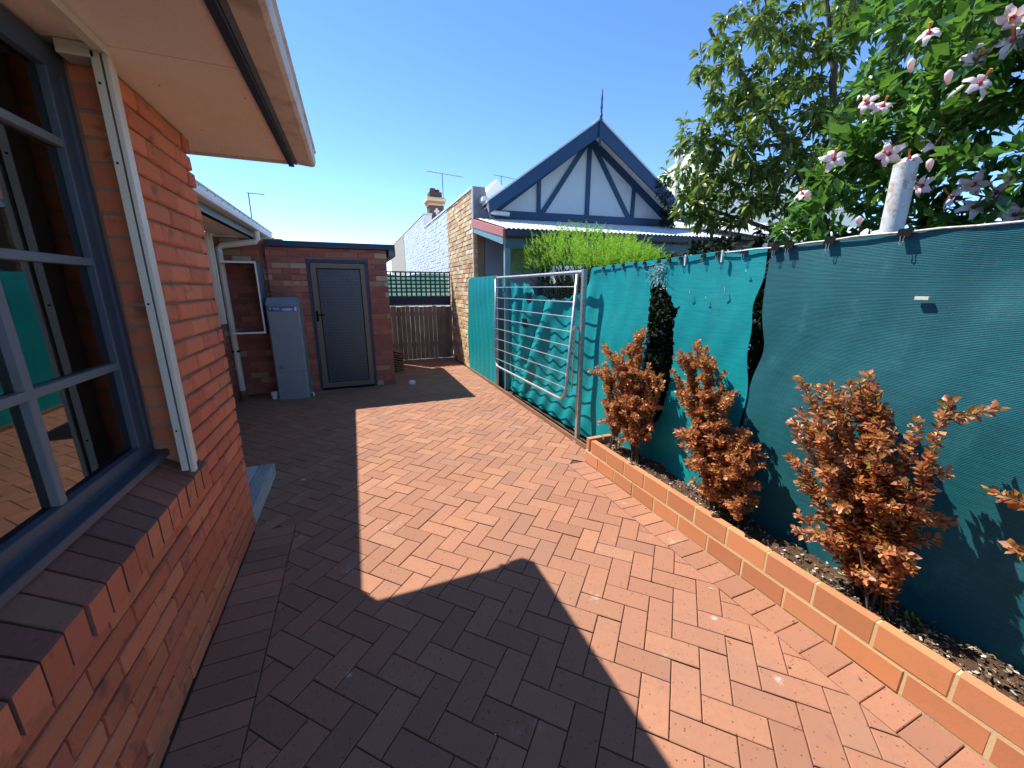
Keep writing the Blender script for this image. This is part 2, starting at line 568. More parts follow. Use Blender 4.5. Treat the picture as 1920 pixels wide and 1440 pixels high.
M["soil"] = soil_mat()
M["mulch"] = brick_mat("mulch_flake", [(0.0, (0.10, 0.06, 0.035)), (0.35, (0.20, 0.13, 0.08)), (0.6, (0.42, 0.36, 0.28)), (0.8, (0.13, 0.08, 0.05)), (0.93, (0.62, 0.58, 0.52))])
M["ground"] = painted("dry_lawn_ground", (0.13, 0.12, 0.07), 0.95, 0.5, (0.09, 0.07, 0.05), 0.5)
M["corrugated"] = painted("white_corrugated_roof", (0.72, 0.75, 0.78), 0.45, 0.15, (0.45, 0.42, 0.40), 0.05)
M["pale_roof"] = painted("pale_green_roof", (0.40, 0.47, 0.42), 0.5, 0.2, (0.40, 0.42, 0.38), 0.05)
M["tile_roof"] = painted("terracotta_roof", (0.30, 0.13, 0.08), 0.8, 0.3, (0.15, 0.09, 0.07), 0.4)
M["stucco"] = painted("pale_blue_stucco", (0.60, 0.66, 0.69), 0.85, 0.15, (0.45, 0.48, 0.50), 0.4)
M["red_trim"] = painted("faded_red_trim", (0.50, 0.17, 0.13), 0.6, 0.2, (0.35, 0.18, 0.15), 0.1)
M["teal_trim"] = painted("grey_teal_trim", (0.15, 0.29, 0.30), 0.5, 0.15, (0.12, 0.18, 0.18), 0.1)
M["post_teal"] = painted("dark_teal_post", (0.05, 0.15, 0.17), 0.5, 0.15, (0.05, 0.09, 0.1), 0.1)
M["grey_panel"] = painted("grey_verandah_panel", (0.30, 0.32, 0.36), 0.8, 0.3, (0.20, 0.21, 0.24), 0.2)
M["chimney_brick"] = brick_mat("chimney_brick", [(0.0, (0.12, 0.07, 0.055)), (0.5, (0.16, 0.09, 0.065)), (0.8, (0.10, 0.065, 0.055))])
M["antenna"] = painted("antenna_metal", (0.16, 0.16, 0.17), 0.5, 0.2)
M["bark"] = wood_mat("grey_bark", (0.07, 0.055, 0.045), (0.17, 0.14, 0.115))
M["twig"] = wood_mat("brown_twig", (0.06, 0.04, 0.03), (0.14, 0.09, 0.06))
M["red_leaf"] = leaf_mat("copper_leaf", [(0.0, (0.15, 0.055, 0.03)), (0.08, (0.44, 0.14, 0.055)), (0.16, (0.24, 0.24, 0.05)), (0.25, (0.52, 0.19, 0.065)), (0.45, (0.56, 0.25, 0.14)), (0.62, (0.44, 0.16, 0.045)),
                                         (0.80, (0.42, 0.24, 0.05)), (0.93, (0.62, 0.36, 0.26)), (0.97, (0.16, 0.07, 0.04)), (1.0, (0.26, 0.28, 0.05))], 0.42, 0.32, (0.75, 0.26, 0.08), 0.45)
M["tree_leaf"] = leaf_mat("tree_leaf", [(0.0, (0.060, 0.120, 0.022)), (0.35, (0.10, 0.185, 0.030)), (0.65, (0.155, 0.235, 0.040)), (0.86, (0.23, 0.29, 0.06)), (0.95, (0.34, 0.29, 0.08))], 0.32, 0.36, (0.22, 0.36, 0.04), 0.5)
M["hib_leaf"] = leaf_mat("hibiscus_leaf", [(0.0, (0.030, 0.090, 0.020)), (0.4, (0.055, 0.155, 0.030)), (0.75, (0.10, 0.23, 0.038)), (0.95, (0.20, 0.40, 0.05))], 0.22, 0.34, (0.18, 0.40, 0.04), 0.6)
M["dark_and_shade_leaf"] = leaf_mat("dark_and_shade_leaf", [(0.0, (0.006, 0.014, 0.008)), (0.6, (0.011, 0.024, 0.011)), (1.0, (0.022, 0.042, 0.015))], 0.7, 0.05, (0.05, 0.1, 0.02), 0.1)  # garden shade put into a near-black leaf colour; the vine shares it
M["rosemary"] = leaf_mat("bright_green_needle", [(0.0, (0.14, 0.33, 0.020)), (0.4, (0.24, 0.48, 0.024)), (0.75, (0.33, 0.58, 0.030)), (1.0, (0.44, 0.64, 0.06))], 0.5, 0.42, (0.4, 0.7, 0.05), 0.4)
M["petal"] = leaf_mat("pink_petal", [(0.0, (0.80, 0.55, 0.56)), (0.4, (0.84, 0.66, 0.67)), (0.8, (0.86, 0.74, 0.75)), (1.0, (0.82, 0.60, 0.62))], 0.5, 0.35, (0.9, 0.6, 0.62), 0.3)
M["throat"] = painted("crimson_throat", (0.42, 0.02, 0.06), 0.5, 0.05)
M["stamen"] = painted("orange_stamen", (0.72, 0.24, 0.05), 0.6, 0.05)
M["weed"] = leaf_mat("weed_leaf", [(0.0, (0.10, 0.22, 0.03)), (1.0, (0.2, 0.38, 0.05))], 0.5, 0.3)


# ------------------------------------------------------------------ bricks
BR_CACHE = {}


def brick_geo(L, H, D, ch, jit, var):
    rr = random.Random(var * 977 + int(L * 1000) * 13 + int(H * 1000))
    j = lambda a=jit: rr.uniform(-a, a)
    hl, hh = L / 2, H / 2
    vs_ = []
    for (sx, sz) in ((-1, -1), (1, -1), (1, 1), (-1, 1)):
        vs_.append((sx * hl, D, sz * hh))
    for (sx, sz) in ((-1, -1), (1, -1), (1, 1), (-1, 1)):
        vs_.append((sx * hl + j(), ch + j(jit * .4), sz * hh + j(jit * .7)))
    for (sx, sz) in ((-1, -1), (1, -1), (1, 1), (-1, 1)):
        vs_.append((sx * (hl - ch) + j(jit * 1.3), j(jit * .6), sz * (hh - ch) + j(jit * .8)))
    fs_ = [(8, 9, 10, 11), (0, 3, 2, 1)]
    for i in range(4):
        k = (i + 1) % 4
        fs_.append((4 + i, 4 + k, 8 + k, 8 + i))
        fs_.append((i, k, 4 + k, 4 + i))
    return vs_, fs_


def brick_obj(parent, mat, loc, rz, L, H, D, ch=0.004, jit=0.002, name="brick", nvar=5, rx=0.0):
    var = random.randrange(nvar)
    key = (round(L, 2), round(H, 3), round(D, 3), mat.name, var, ch)
    if key not in BR_CACHE:
        vs_, fs_ = brick_geo(round(L, 2), round(H, 3), D, ch, jit, var)
        me = bpy.data.meshes.new(name)
        me.from_pydata(vs_, [], fs_)
        me.materials.append(mat)
        BR_CACHE[key] = me
    o = bpy.data.objects.new(name, BR_CACHE[key])
    COL.objects.link(o)
    o.parent = parent
    o.location = Vector(loc) - wloc(parent)
    o.rotation_euler = (rx, 0, rz)
    return o


def courses(u0, u1, z0, z1, openings=(), pl=0.240, ph=0.086, joint=0.010, off0=0.0, half=True):
    out = []
    k = 0
    z = z0
    while z + 0.03 < z1:
        h = min(ph, z1 - z) - joint
        u = u0 - pl + (off0 + (pl / 2 if (k % 2 and half) else 0.0))
        while u < u1:
            a, b = max(u, u0), min(u + pl - joint, u1)
            u += pl
            segs = [(a, b)]
            for (oa, ob, oz0, oz1) in openings:
                if z + h > oz0 + 0.02 and z < oz1 - 0.02:
                    ns = []
                    for (sa, sb) in segs:
                        if sb <= oa or sa >= ob:
                            ns.append((sa, sb))
                        else:
                            if oa - sa > 0: ns.append((sa, oa))
                            if sb - ob > 0: ns.append((ob, sb))
                    segs = ns
            for (sa, sb) in segs:
                if sb - sa > 0.028:
                    out.append((sa, sb, z, z + h))
        z += ph
        k += 1
    return out


def lay(parent, mat, rects, facing, plane, D=0.10, ch=0.004, jit=0.002, proud=0.003, name="brick", join=False):
    """facing '+x','-x','-y'; plane = coordinate of the finished face; u is y for x-walls, x for y-walls"""
    rz = {'+x': math.pi / 2, '-x': -math.pi / 2, '-y': 0.0}[facing]
    mb = MB()
    objs = []
    for (a, b, z0, z1) in rects:
        p = random.uniform(-proud, proud)
        u, z = (a + b) / 2, (z0 + z1) / 2
        loc = {'+x': (plane + p, u, z), '-x': (plane - p, u, z), '-y': (u, plane - p, z)}[facing]
        if join:
            vs_, fs_ = brick_geo(b - a, z1 - z0, D, ch, jit, random.randrange(6))
            c, s_ = math.cos(rz), math.sin(rz)
            mb.add([(loc[0] + x * c - y * s_, loc[1] + x * s_ + y * c, loc[2] + zz) for x, y, zz in vs_], fs_)
        else:
            objs.append(brick_obj(parent, mat, loc, rz, b - a, z1 - z0, D, ch, jit, name))
    if join and mb.v:
        o = mb.build(name, mat, parent)
        tag(o, kind="stuff")
        return o
    return objs


# ------------------------------------------------------------------ the setting: ground and paving
g = MB()
g.add([(-400, -400, -0.09), (400, -400, -0.09), (400, 400, -0.09), (-400, 400, -0.09)], [(0, 1, 2, 3)])
tag(g.build("ground", M["ground"]), kind="structure")

# neighbour's garden behind the cloth
ng = MB()
ng.box(2.16, 9.0, -3.0, 7.2, -0.088, -0.02)
tag(ng.build("garden_ground", M["soil"]), kind="structure")

paving = MB()
paving.box(-1.70, 2.15, -2.6, 9.2, -0.085, -0.011)
paving = tag(paving.build("paved_yard", M["bed"]), kind="structure")


def clip_poly(poly, n, c):
    """keep the side n.x <= c"""
    out = []
    for i in range(len(poly)):
        p, q = poly[i], poly[(i + 1) % len(poly)]
        dp, dq = n[0] * p[0] + n[1] * p[1] - c, n[0] * q[0] + n[1] * q[1] - c
        if dp <= 0: out.append(p)
        if (dp < 0 < dq) or (dq < 0 < dp):
            t = dp / (dp - dq)
            out.append((p[0] + (q[0] - p[0]) * t, p[1] + (q[1] - p[1]) * t))
    return out


def area(poly):
    return 0.5 * sum(poly[i][0] * poly[(i + 1) % len(poly)][1] - poly[(i + 1) % len(poly)][0] * poly[i][1] for i in range(len(poly)))


PP, JT = 0.1165, 0.0042
S2 = math.sqrt(0.5)
polys = []
A0, B0 = -1.0515, 0.9775      # a corner of a paver measured on the diagonal grid
for i in range(-110, 60):
    for j in range(-60, 110):
        k = (i - j) % 4
        if k == 0:
            a0, a1, b0, b1 = i, i + 2, j, j + 1
        elif k == 3:
            a0, a1, b0, b1 = i, i + 1, j, j + 2
        else:
            continue
        a0, a1, b0, b1 = A0 + a0 * PP + JT / 2, A0 + a1 * PP - JT / 2, B0 + b0 * PP + JT / 2, B0 + b1 * PP - JT / 2
        P = [((a + b) * S2, (b - a) * S2) for a, b in ((a0, b0), (a1, b0), (a1, b1), (a0, b1))]
        cx, cyy = sum(p[0] for p in P) / 4, sum(p[1] for p in P) / 4
        if cx < -2 or cx > 2.4 or cyy < -1.9 or cyy > 9.4:
            continue
        # edges of the yard
        P = clip_poly(P, (0, 1), 9.05)
        if len(P) < 3: continue
        if cyy < 2.95:
            P = clip_poly(P, (1, 0), 1.742)
        else:
            P = clip_poly(P, (1, 0), 2.085)
        if cyy < 2.78:
            P = clip_poly(P, (-1, 0), 0.507)
        elif cyy < 2.95 or (P and min(p[1] for p in P) < 2.80):
            P = clip_poly(P, (0, -1), -2.778) if cx < -0.507 else P
            P = clip_poly(P, (-1, 0), 1.675)
        else:
            P = clip_poly(P, (-1, 0), 1.675)
        if cyy > 6.7 and cx < 0.56:
            P = clip_poly(P, (0, 1), 6.80)
        if cyy < -1.6:
            continue
        if len(P) < 3 or abs(area(P)) < 0.0006:
            continue
        if area(P) < 0: P = P[::-1]
        polys.append(P)
# header courses along the house wall and along the planter
y = -1.5
while y < 2.75:
    polys.append([(-0.757, y), (-0.512, y), (-0.512, y + PP - JT), (-0.757, y + PP - JT)])
    y += PP
y = -1.5
while y < 2.90:
    polys.append([(1.747, y), (1.928, y), (1.928, y + PP - JT), (1.747, y + PP - JT)])
    y += PP


def paver_geo(P, c=0.0028, tilt=True):
    n = len(P)
    cx, cyy = sum(p[0] for p in P) / n, sum(p[1] for p in P) / n
    h0 = random.uniform(-0.002, 0.002)
    tx, ty = random.uniform(-.009, .009), random.uniform(-.009, .009)
    top, rim, bot = [], [], []
    for k in range(n):
        p, a, b = P[k], P[k - 1], P[(k + 1) % n]
        e1 = Vector((p[0] - a[0], p[1] - a[1])); e2 = Vector((b[0] - p[0], b[1] - p[1]))
        e1 = e1.normalized() if e1.length > 1e-6 else Vector((1, 0)); e2 = e2.normalized() if e2.length > 1e-6 else e1
        n1, n2 = Vector((-e1.y, e1.x)), Vector((-e2.y, e2.x))
        m = (n1 + n2)
        m = m / max(m.length_squared / 2, 0.35)
        z = h0 + (p[0] - cx) * tx + (p[1] - cyy) * ty
        q = (p[0] + m.x * c, p[1] + m.y * c)
        top.append((q[0], q[1], z)); rim.append((p[0], p[1], z - c * 0.8)); bot.append((p[0], p[1], -0.03))
    vs_ = top + rim + bot
    fs_ = [tuple(range(n))]
    for k in range(n):
        l = (k + 1) % n
        fs_.append((n + k, n + l, l, k))
        fs_.append((2 * n + k, 2 * n + l, n + l, n + k))
    return vs_, fs_, (cx, cyy)


seen, rest = [], []
for P in polys:
    cx, cyy = sum(p[0] for p in P) / len(P), sum(p[1] for p in P) / len(P)
    q = to_px((cx, cyy, 0))
    if q and -60 < q[0] < 1980 and q[1] < 1500:
        seen.append((math.hypot(cx, cyy), P))
    else:
        rest.append(P)
seen.sort(key=lambda t: t[0])
for d, P in seen[:300]:
    vs_, fs_, c = paver_geo(P)
    me = bpy.data.meshes.new("paver")
    me.from_pydata([(x - c[0], y_ - c[1], z) for x, y_, z in vs_], [], fs_)
    me.materials.append(M["paver"])
    o = bpy.data.objects.new("paver", me)
    COL.objects.link(o)
    o.parent = paving
    o.location = (c[0], c[1], 0)
field = MB()
for P in [t[1] for t in seen[300:]] + rest:
    vs_, fs_, c = paver_geo(P)
    field.add(vs_, fs_)
tag(field.build("paver_field", M["paver"], paving), kind="stuff")

# dark concrete slab strip in front of the back fence is part of the paving bed

# ------------------------------------------------------------------ the brick house on the left
WX = -0.76
house = thing("brick_house", "orange-red brick house with cream eaves, navy fascia and a blue multi-pane window", "house", (-0.9, 1.5, 0))
wall = MB()
wall.box(WX - 0.24, WX - 0.017, -2.6, 2.866, -0.02, 0.80)
wall.box(WX - 0.24, WX - 0.017, 2.069, 2.866, 0.80, 2.42)
wall.box(-3.2, WX - 0.24, 2.70, 2.866, -0.02, 2.42)
wall = wall.build("wall", M["house_mortar"], house)
rects = courses(0.15, 2.875, 0.004, 2.44, openings=[(-1, 2.06, 0.79, 3.0), (-1, 2.15, 0.69, 0.80)], off0=0.115, joint=0.0135)
rects = [r for r in rects if r[3] < 2.425]
lay(wall, M["house_brick"], rects, '+x', WX, D=0.10, ch=0.007, jit=0.0026, proud=0.004)
far = courses(-2.5, 0.14, 0.004, 0.70)
lay(wall, M["house_brick"], far, '+x', WX, D=0.10, join=True)

# sloping sill of bricks on edge
sy_ = 0.10
sill = MB().box(-0.87, -0.765, -2.4, 2.14, 0.70, 0.775).build("sill", M["house_mortar"], house)
while sy_ < 2.14:
    w = 0.076
    jz = random.uniform(-0.004, 0.004); jx = random.uniform(-0.004, 0.004)
    b = MB()
    x0, x1 = -0.872, -0.727 + jx
    poly = [(x0, 0.775), (x1, 0.687), (x1, 0.79 + jz), (x1 - 0.006, 0.797 + jz), (x0, 0.900 + jz)]
    b.prism(poly, 'y', sy_ + random.uniform(-.0015, .0015), sy_ + w + random.uniform(-.0015, .0015))
    front = random.random() < 0.0
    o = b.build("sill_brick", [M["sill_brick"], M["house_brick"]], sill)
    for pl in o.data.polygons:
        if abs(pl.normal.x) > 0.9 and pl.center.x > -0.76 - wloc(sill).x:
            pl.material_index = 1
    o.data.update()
    sy_ += 0.0862

# window set back in the opening
win = MB()
win.box(-0.93, -0.865, 1.945, 2.058, 0.885, 2.405)
win.box(-0.93, -0.865, -0.55, -0.44, 0.885, 2.405)
win.box(-0.93, -0.862, -0.44, 1.945, 0.885, 0.975)
win.box(-0.93, -0.862, -0.44, 1.945, 2.32, 2.405)
MB().box(-0.860, -0.7635, 2.0655, 2.09, 0.80, 2.41).build("reveal_mortar", M["house_mortar"], house)
win = win.build("window_frame", M["frame_blue"], house, bevel=0.004)
MB().box(-0.8648, -0.855, 2.005, 2.012, 0.98, 2.31).build("frame_bead", M["frame_blue"], win)
MB().box(-0.872, -0.815, -0.5, 2.05, 0.892, 0.922).build("window_ledge", M["frame_blue"], win, bevel=0.004)
ys = [-0.44, -0.19, 0.37, 0.93, 1.487, 1.945]
zs = [0.975, 1.317, 1.703, 2.09, 2.32]
for yy in ys[1:-1]:
    MB().box(-0.903, -0.866, yy - 0.015, yy + 0.015, 0.975, 2.32).build("glazing_bar", M["muntin"], win, bevel=0.003)
for zz in zs[1:-1]:
    MB().box(-0.902, -0.868, -0.44, 1.945, zz - 0.014, zz + 0.014).build("glazing_bar", M["muntin"], win, bevel=0.003)
for a in range(len(ys) - 1):
    for b_ in range(len(zs) - 1):
        MB().box(-0.894, -0.889, ys[a] + 0.001, ys[a + 1] - 0.001, zs[b_] + 0.001, zs[b_ + 1] - 0.001).build("pane", M["glass"], win)
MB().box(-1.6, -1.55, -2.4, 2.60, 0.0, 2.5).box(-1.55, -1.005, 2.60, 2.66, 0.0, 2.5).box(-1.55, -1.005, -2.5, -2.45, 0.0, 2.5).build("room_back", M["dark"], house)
vs_, fs_ = [], []
nu_ = 90
for i in range(nu_ + 1):
    yy = 1.02 + (2.03 - 1.02) * i / nu_
    xx = -0.962 + 0.016 * math.sin(yy * 62 + 1.5 * math.sin(yy * 9)) + 0.006 * math.sin(yy * 150)
    for zz in (0.90, 1.4, 1.9, 2.40):
        vs_.append((xx, yy, zz))
for i in range(nu_):
    for j in range(3):
        a = i * 4 + j
        fs_.append((a, a + 4, a + 5, a + 1))
np_mesh("curtain", vs_, fs_, M["curtain"], house, smooth=True)

# roller shutter guide beside the window and its head track under the soffit
gd = MB()
gd.box(-0.7575, -0.732, 1.975, 2.085, 0.835, 2.398)
gd.box(-0.7318, -0.7242, 1.986, 2.000, 0.835, 2.398, 1)
gd.box(-0.724, -0.708, 1.968, 2.000, 0.828, 2.412)
gd = gd.build("shutter_guide", [M["cream"], M["black"]], house, bevel=0.002)
for zz in (1.02, 1.55, 2.05, 2.3):
    MB().tube([(-0.746, 1.976, zz), (-0.746, 1.9725, zz)], 0.004, 8).build("screw", M["black"], gd)
MB().box(-0.745, -0.708, -2.5, 1.967, 2.395, 2.419).box(-0.845, -0.746, 1.975, 2.055, 2.375, 2.417).build("shutter_track", M["cream"], house, bevel=0.002)
MB().box(-0.708, -0.702, -2.5, 1.967, 2.385, 2.412).build("track_lip", M["cream"], house)

MB().box(-0.99, -0.318, -2.5, 1.978, 2.420, 2.436).build("soffit_panel", M["soffit"], house)
MB().box(-0.99, -0.318, 1.982, 3.168, 2.420, 2.436).build("soffit_panel", M["soffit"], house)
MB().box(-3.2, -1.0, 2.868, 3.168, 2.420, 2.436).build("soffit_panel", M["soffit"], house)
MB().box(-3.2, -0.318, 3.170, 3.192, 2.405, 2.545).build("barge_board", M["cream"], house)
MB().box(-0.315, -0.282, -2.5, 3.205, 2.395, 2.55).build("fascia", M["navy"], house, bevel=0.003)
MB().box(-0.280, -0.262, -2.5, 3.200, 2.41, 2.55).build("fascia_trim", M["slate"], house)
gut = MB()
prof = [(-0.260, 2.415), (-0.175, 2.408), (-0.158, 2.415), (-0.150, 2.440), (-0.153, 2.490), (-0.143, 2.497), (-0.143, 2.507), (-0.162, 2.507), (-0.166, 2.44), (-0.180, 2.424), (-0.250, 2.43), (-0.250, 2.515), (-0.260, 2.515)]
gut.prism(prof, 'y', -2.5, 3.212)
gut.prism([(-0.258, 2.416), (-0.176, 2.410), (-0.160, 2.418), (-0.153, 2.50), (-0.258, 2.51)], 'y', 3.2125, 3.216)
gut.build("gutter", M["gutter"], house)
MB().prism([(-0.27, 2.552), (-0.20, 2.552), (-3.4, 3.33), (-3.4, 3.29)], 'y', -2.6, 3.20).build("roof", M["tile_roof"], house)
MB().prism([(-0.30, 2.437), (-0.30, 2.55), (-3.2, 3.27), (-3.2, 2.437)], 'y', 2.90, 3.165).build("gable_end", M["cream"], house)

for yy in (0.55, 1.25, 2.25, 2.75, 3.1):
    for xx in (-0.36, -0.66):
        MB().tube([(xx, yy, 2.4205), (xx, yy, 2.4185)], 0.0035, 8).build("soffit_nail", M["edging"], house)
# rear wing of the same house, set back
ww = MB()
ww.box(-1.95, -1.689, 2.868, 6.895, -0.02, 2.31)
ww.box(-1.95, -1.105, 6.900, 7.1, -0.02, 2.30)
ww = ww.build("wing_wall", M["shed_mortar"], house)
lay(ww, M["shed_brick"], courses(4.9, 6.89, 0.0, 2.30), '+x', -1.68, D=0.1, ch=0.005)
lay(ww, M["shed_brick"], courses(2.9, 4.89, 0.0, 2.30), '+x', -1.68, D=0.1, join=True)
lay(ww, M["shed_brick"], courses(-1.67, -1.135, 0.0, 2.30), '-y', 6.893, D=0.05, ch=0.005, join=False)
MB().box(-1.68, -1.262, 3.3, 6.70, 2.312, 2.328).build("wing_soffit", M["soffit"], house)
MB().box(-1.26, -1.225, 3.3, 7.55, 2.295, 2.47).build("wing_fascia", M["slate"], house)
MB().box(-1.262, -1.2235, 3.3, 7.55, 2.288, 2.300).build("wing_fascia_edge", M["black"], house)
MB().box(-1.69, -1.262, 6.702, 6.73, 2.285, 2.40).build("wing_barge", M["soffit"], house)
wg = MB()
prof = [(x - 0.962, z - 0.034) for x, z in prof]
wg.prism(prof, 'y', 3.25, 7.60)
wg.prism([(-1.22, 2.382), (-1.138, 2.376), (-1.122, 2.384), (-1.115, 2.466), (-1.22, 2.476)], 'y', 7.6005, 7.604)
wg = wg.build("wing_gutter", M["white"], house)
k = 3.6
while k < 7.4:
    MB().box(-1.1135, -1.1105, k, k + 0.012, 2.44, 2.45).build("gutter_slot", M["black"], wg)
    k += 0.22
MB().prism([(-1.25, 2.475), (-1.17, 2.480), (-3.4, 3.08), (-3.4, 3.04)], 'y', 3.21, 7.58).build("wing_roof", M["tile_roof"], house)
dp = MB()
dp.tube([(-1.165, 6.66, 2.40), (-1.165, 6.66, 2.265), (-1.19, 6.66, 2.235), (-1.60, 6.66, 2.165), (-1.635, 6.66, 2.13), (-1.635, 6.66, 0.10)], 0.040, 10)
dp = dp.build("downpipe", M["cream"], house, smooth=False)
MB().tube([(-1.635, 6.66, 0.13), (-1.635, 6.66, 0.05), (-1.60, 6.62, 0.015)], 0.046, 10).build("downpipe_shoe", M["edging"], dp)
MB().box(-1.682, -1.59, 6.625, 6.695, 0.70, 0.73).build("pipe_bracket", M["black"], dp)
wt = MB()
wt.box(-1.679, -1.645, 6.30, 6.375, 1.13, 2.30)
wt.box(-1.679, -1.618, 6.385, 6.41, 1.13, 2.30)
wt.build("wing_shutter_guide", M["cream"], house, bevel=0.002)
# open metal hood on the wing wall
bx0, bx1, by0, by1, bz0, bz1 = -1.59, -1.19, 6.46, 6.89, 0.985, 1.955
hd = MB()
hd.box(bx0, bx1, by0, by1, bz1 - 0.004, bz1)
hd.box(bx0, bx1, by0, by1, bz0, bz0 + 0.004)
hd.box(bx1 - 0.004, bx1, by0, by1, bz0 + 0.0045, bz1 - 0.0045)
hd = hd.build("metal_hood", M["slate"], house)
fr = MB()
fr.box(bx0, bx1 + 0.004, by0 - 0.012, by0 - 0.002, bz1 - 0.02, bz1 + 0.006)
fr.box(bx0, bx1 + 0.004, by0 - 0.012, by0 - 0.002, bz0 - 0.006, bz0 + 0.02)
fr.box(bx1 - 0.016, bx1 + 0.004, by0 - 0.012, by0 - 0.002, bz0 + 0.0205, bz1 - 0.0205)
fr.build("hood_rim", M["white"], hd)

# ------------------------------------------------------------------ brick shed with the security door
shed = thing("brick_shed", "dark red brick shed with flat navy roof edge at the end of the yard", "shed", (-0.2, 7.8, 0))
SY = 6.80
sw = MB()
for a, b_, c0, c1 in ((-1.11, -0.605, 0, 2.19), (0.265, 0.555, 0, 2.19), (-0.605, 0.265, 2.005, 2.19)):
    sw.box(a, b_, SY + 0.008, SY + 0.22, c0, c1)
sw.box(0.33, 0.547, SY + 0.22, 9.0, 0, 2.12)
sw.box(-1.1, 0.33, 8.8, 9.0, 0, 2.12)
sw = sw.build("wall", M["shed_mortar"], shed)
lay(sw, M["shed_brick"], courses(-1.12, 0.56, 0.0, 2.20, openings=[(-0.605, 0.265, 0, 2.0)], off0=0.06), '-y', SY, D=0.09, ch=0.004, jit=0.0025)
lay(sw, M["shed_brick"], courses(6.93, 9.0, 0.0, 2.125), '+x', 0.557, D=0.08, ch=0.004, join=True)
rf = MB().box(-1.10, 0.69, 6.755, 9.1, 2.215, 2.265).build("roof", M["slate"], shed)
MB().box(-1.104, 0.694, 6.735, 6.753, 2.195, 2.275).build("roof_fascia", M["navy"], rf)
MB().box(0.60, 0.70, 6.77, 9.1, 2.10, 2.205).build("roof_gutter", M["slate"], rf)
MB().box(-1.11, 0.558, 7.03, 9.0, 2.122, 2.213).build("roof_frame", M["slate"], shed)
df = MB()
df.box(-0.603, -0.562, SY - 0.012, SY + 0.06, 0.0, 1.985)
df.box(0.222, 0.263, SY - 0.012, SY + 0.06, 0.0, 1.985)
df.box(-0.603, 0.263, SY - 0.012, SY + 0.06, 1.9855, 2.03)
df.build("door_jamb", M["navy"], shed)
door = MB()
door.box(-0.555, 0.216, SY + 0.012, SY + 0.025, 0.03, 1.972)
door = door.build("security_door", M["door_mesh"], shed)
dfr = MB()
dfr.box(-0.558, -0.478, SY - 0.008, SY + 0.011, 0.028, 1.975)
dfr.box(0.149, 0.219, SY - 0.008, SY + 0.011, 0.028, 1.975)
dfr.box(-0.478, 0.149, SY - 0.008, SY + 0.011, 1.900, 1.975)
dfr.box(-0.478, 0.149, SY - 0.008, SY + 0.011, 0.028, 0.105)
dfr.build("door_frame", M["door_frame"], door, bevel=0.003)
ib = MB()
ib.box(-0.477, -0.467, SY - 0.002, SY + 0.0115, 0.106, 1.899)
ib.box(0.138, 0.148, SY - 0.002, SY + 0.0115, 0.106, 1.899)
ib.box(-0.466, 0.137, SY - 0.002, SY + 0.0115, 1.888, 1.898)
ib.build("door_bead", M["black"], door)
st = MB()
gr = MB()
nx, nz = 14, 40
for ix in range(nx):
    for iz in range(nz):
        X = -0.455 + (ix + 0.5 + (0.25 if iz % 2 else -0.25)) * (0.585 / nx)
        Z = 0.125 + (iz + 0.5) * (1.75 / nz)
        if X > 0.13: continue
        w, h = 0.011, 0.006
        st.add([(X - w, SY + 0.012, Z), (X, SY + 0.012, Z - h), (X + w, SY + 0.012, Z), (X, SY + 0.012, Z + h), (X, SY + 0.004, Z)],
               [(0, 1, 4), (1, 2, 4), (2, 3, 4), (3, 0, 4)])
        gr.bar((X, SY + 0.0105, Z), (X + 0.021, SY + 0.0105, Z + 0.0437), 0.003, 0.003, (0, 1, 0))
        gr.bar((X, SY + 0.0105, Z), (X - 0.021, SY + 0.0105, Z + 0.0437), 0.003, 0.003, (0, 1, 0))
tag(st.build("grille_studs", M["stud"], door), kind="stuff")
tag(gr.build("grille_wires", M["door_mesh"], door), kind="stuff")
hn = MB()
hn.box(-0.545, -0.515, SY - 0.020, SY - 0.0085, 1.10, 1.26)
hn.tube([(-0.53, SY - 0.018, 1.20), (-0.53, SY - 0.05, 1.20), (-0.43, SY - 0.055, 1.20)], 0.009, 8)
hn.tube([(-0.53, SY - 0.018, 1.13), (-0.53, SY - 0.03, 1.13)], 0.014, 8)
hn.build("door_handle", M["black"], door)
for zz in (0.25, 1.0, 1.75):
    MB().tube([(0.2205, SY - 0.012, zz), (0.2205, SY - 0.012, zz + 0.09)], 0.007, 8).build("hinge", M["door_frame"], door)
MB().box(-0.56, 0.22, SY - 0.03, SY + 0.05, -0.005, 0.024).build("door_threshold", M["black"], shed)
lt = MB().box(-0.645, -0.615, SY - 0.03, SY - 0.002, 1.215, 1.245).build("wall_switch", M["slate"], shed)

# ------------------------------------------------------------------ water heater and small plumbing
ht = thing("water_heater", "tall blue-grey metal water heater cabinet standing beside the shed door", "water heater", (-0.93, 6.6, 0))
hb = MB()
hx0, hx1, hy0, hy1 = -1.14, -0.725, 6.395, 6.78
pts = [(hx0, hy0 + .02), (hx0 + .02, hy0), (hx1 - .02, hy0), (hx1, hy0 + .02), (hx1, hy1), (hx0, hy1)]
hb.prism(pts, 'z', 0.0, 1.375)
hb = hb.build("cabinet", M["heater"], ht)
hc = MB()
hc.prism([(hx0 - .004, hy0 - .004), (hx1 + .004, hy0 - .004), (hx1 + .004, hy1), (hx0 - .004, hy1)], 'z', 1.376, 1.39)
hc.add([(hx0, hy0, 1.3905), (hx1, hy0, 1.3905), (hx1, hy1, 1.3905), (hx0, hy1, 1.3905), (hx0 + .01, hy0 + .12, 1.475), (hx1 - .03, hy0 + .12, 1.475), (hx1 - .03, hy1, 1.475), (hx0 + .01, hy1, 1.475)],
       [(0, 1, 5, 4), (1, 2, 6, 5), (2, 3, 7, 6), (3, 0, 4, 7), (4, 5, 6, 7)])
hc.build("top_cover", M["heater"], ht, bevel=0.004)
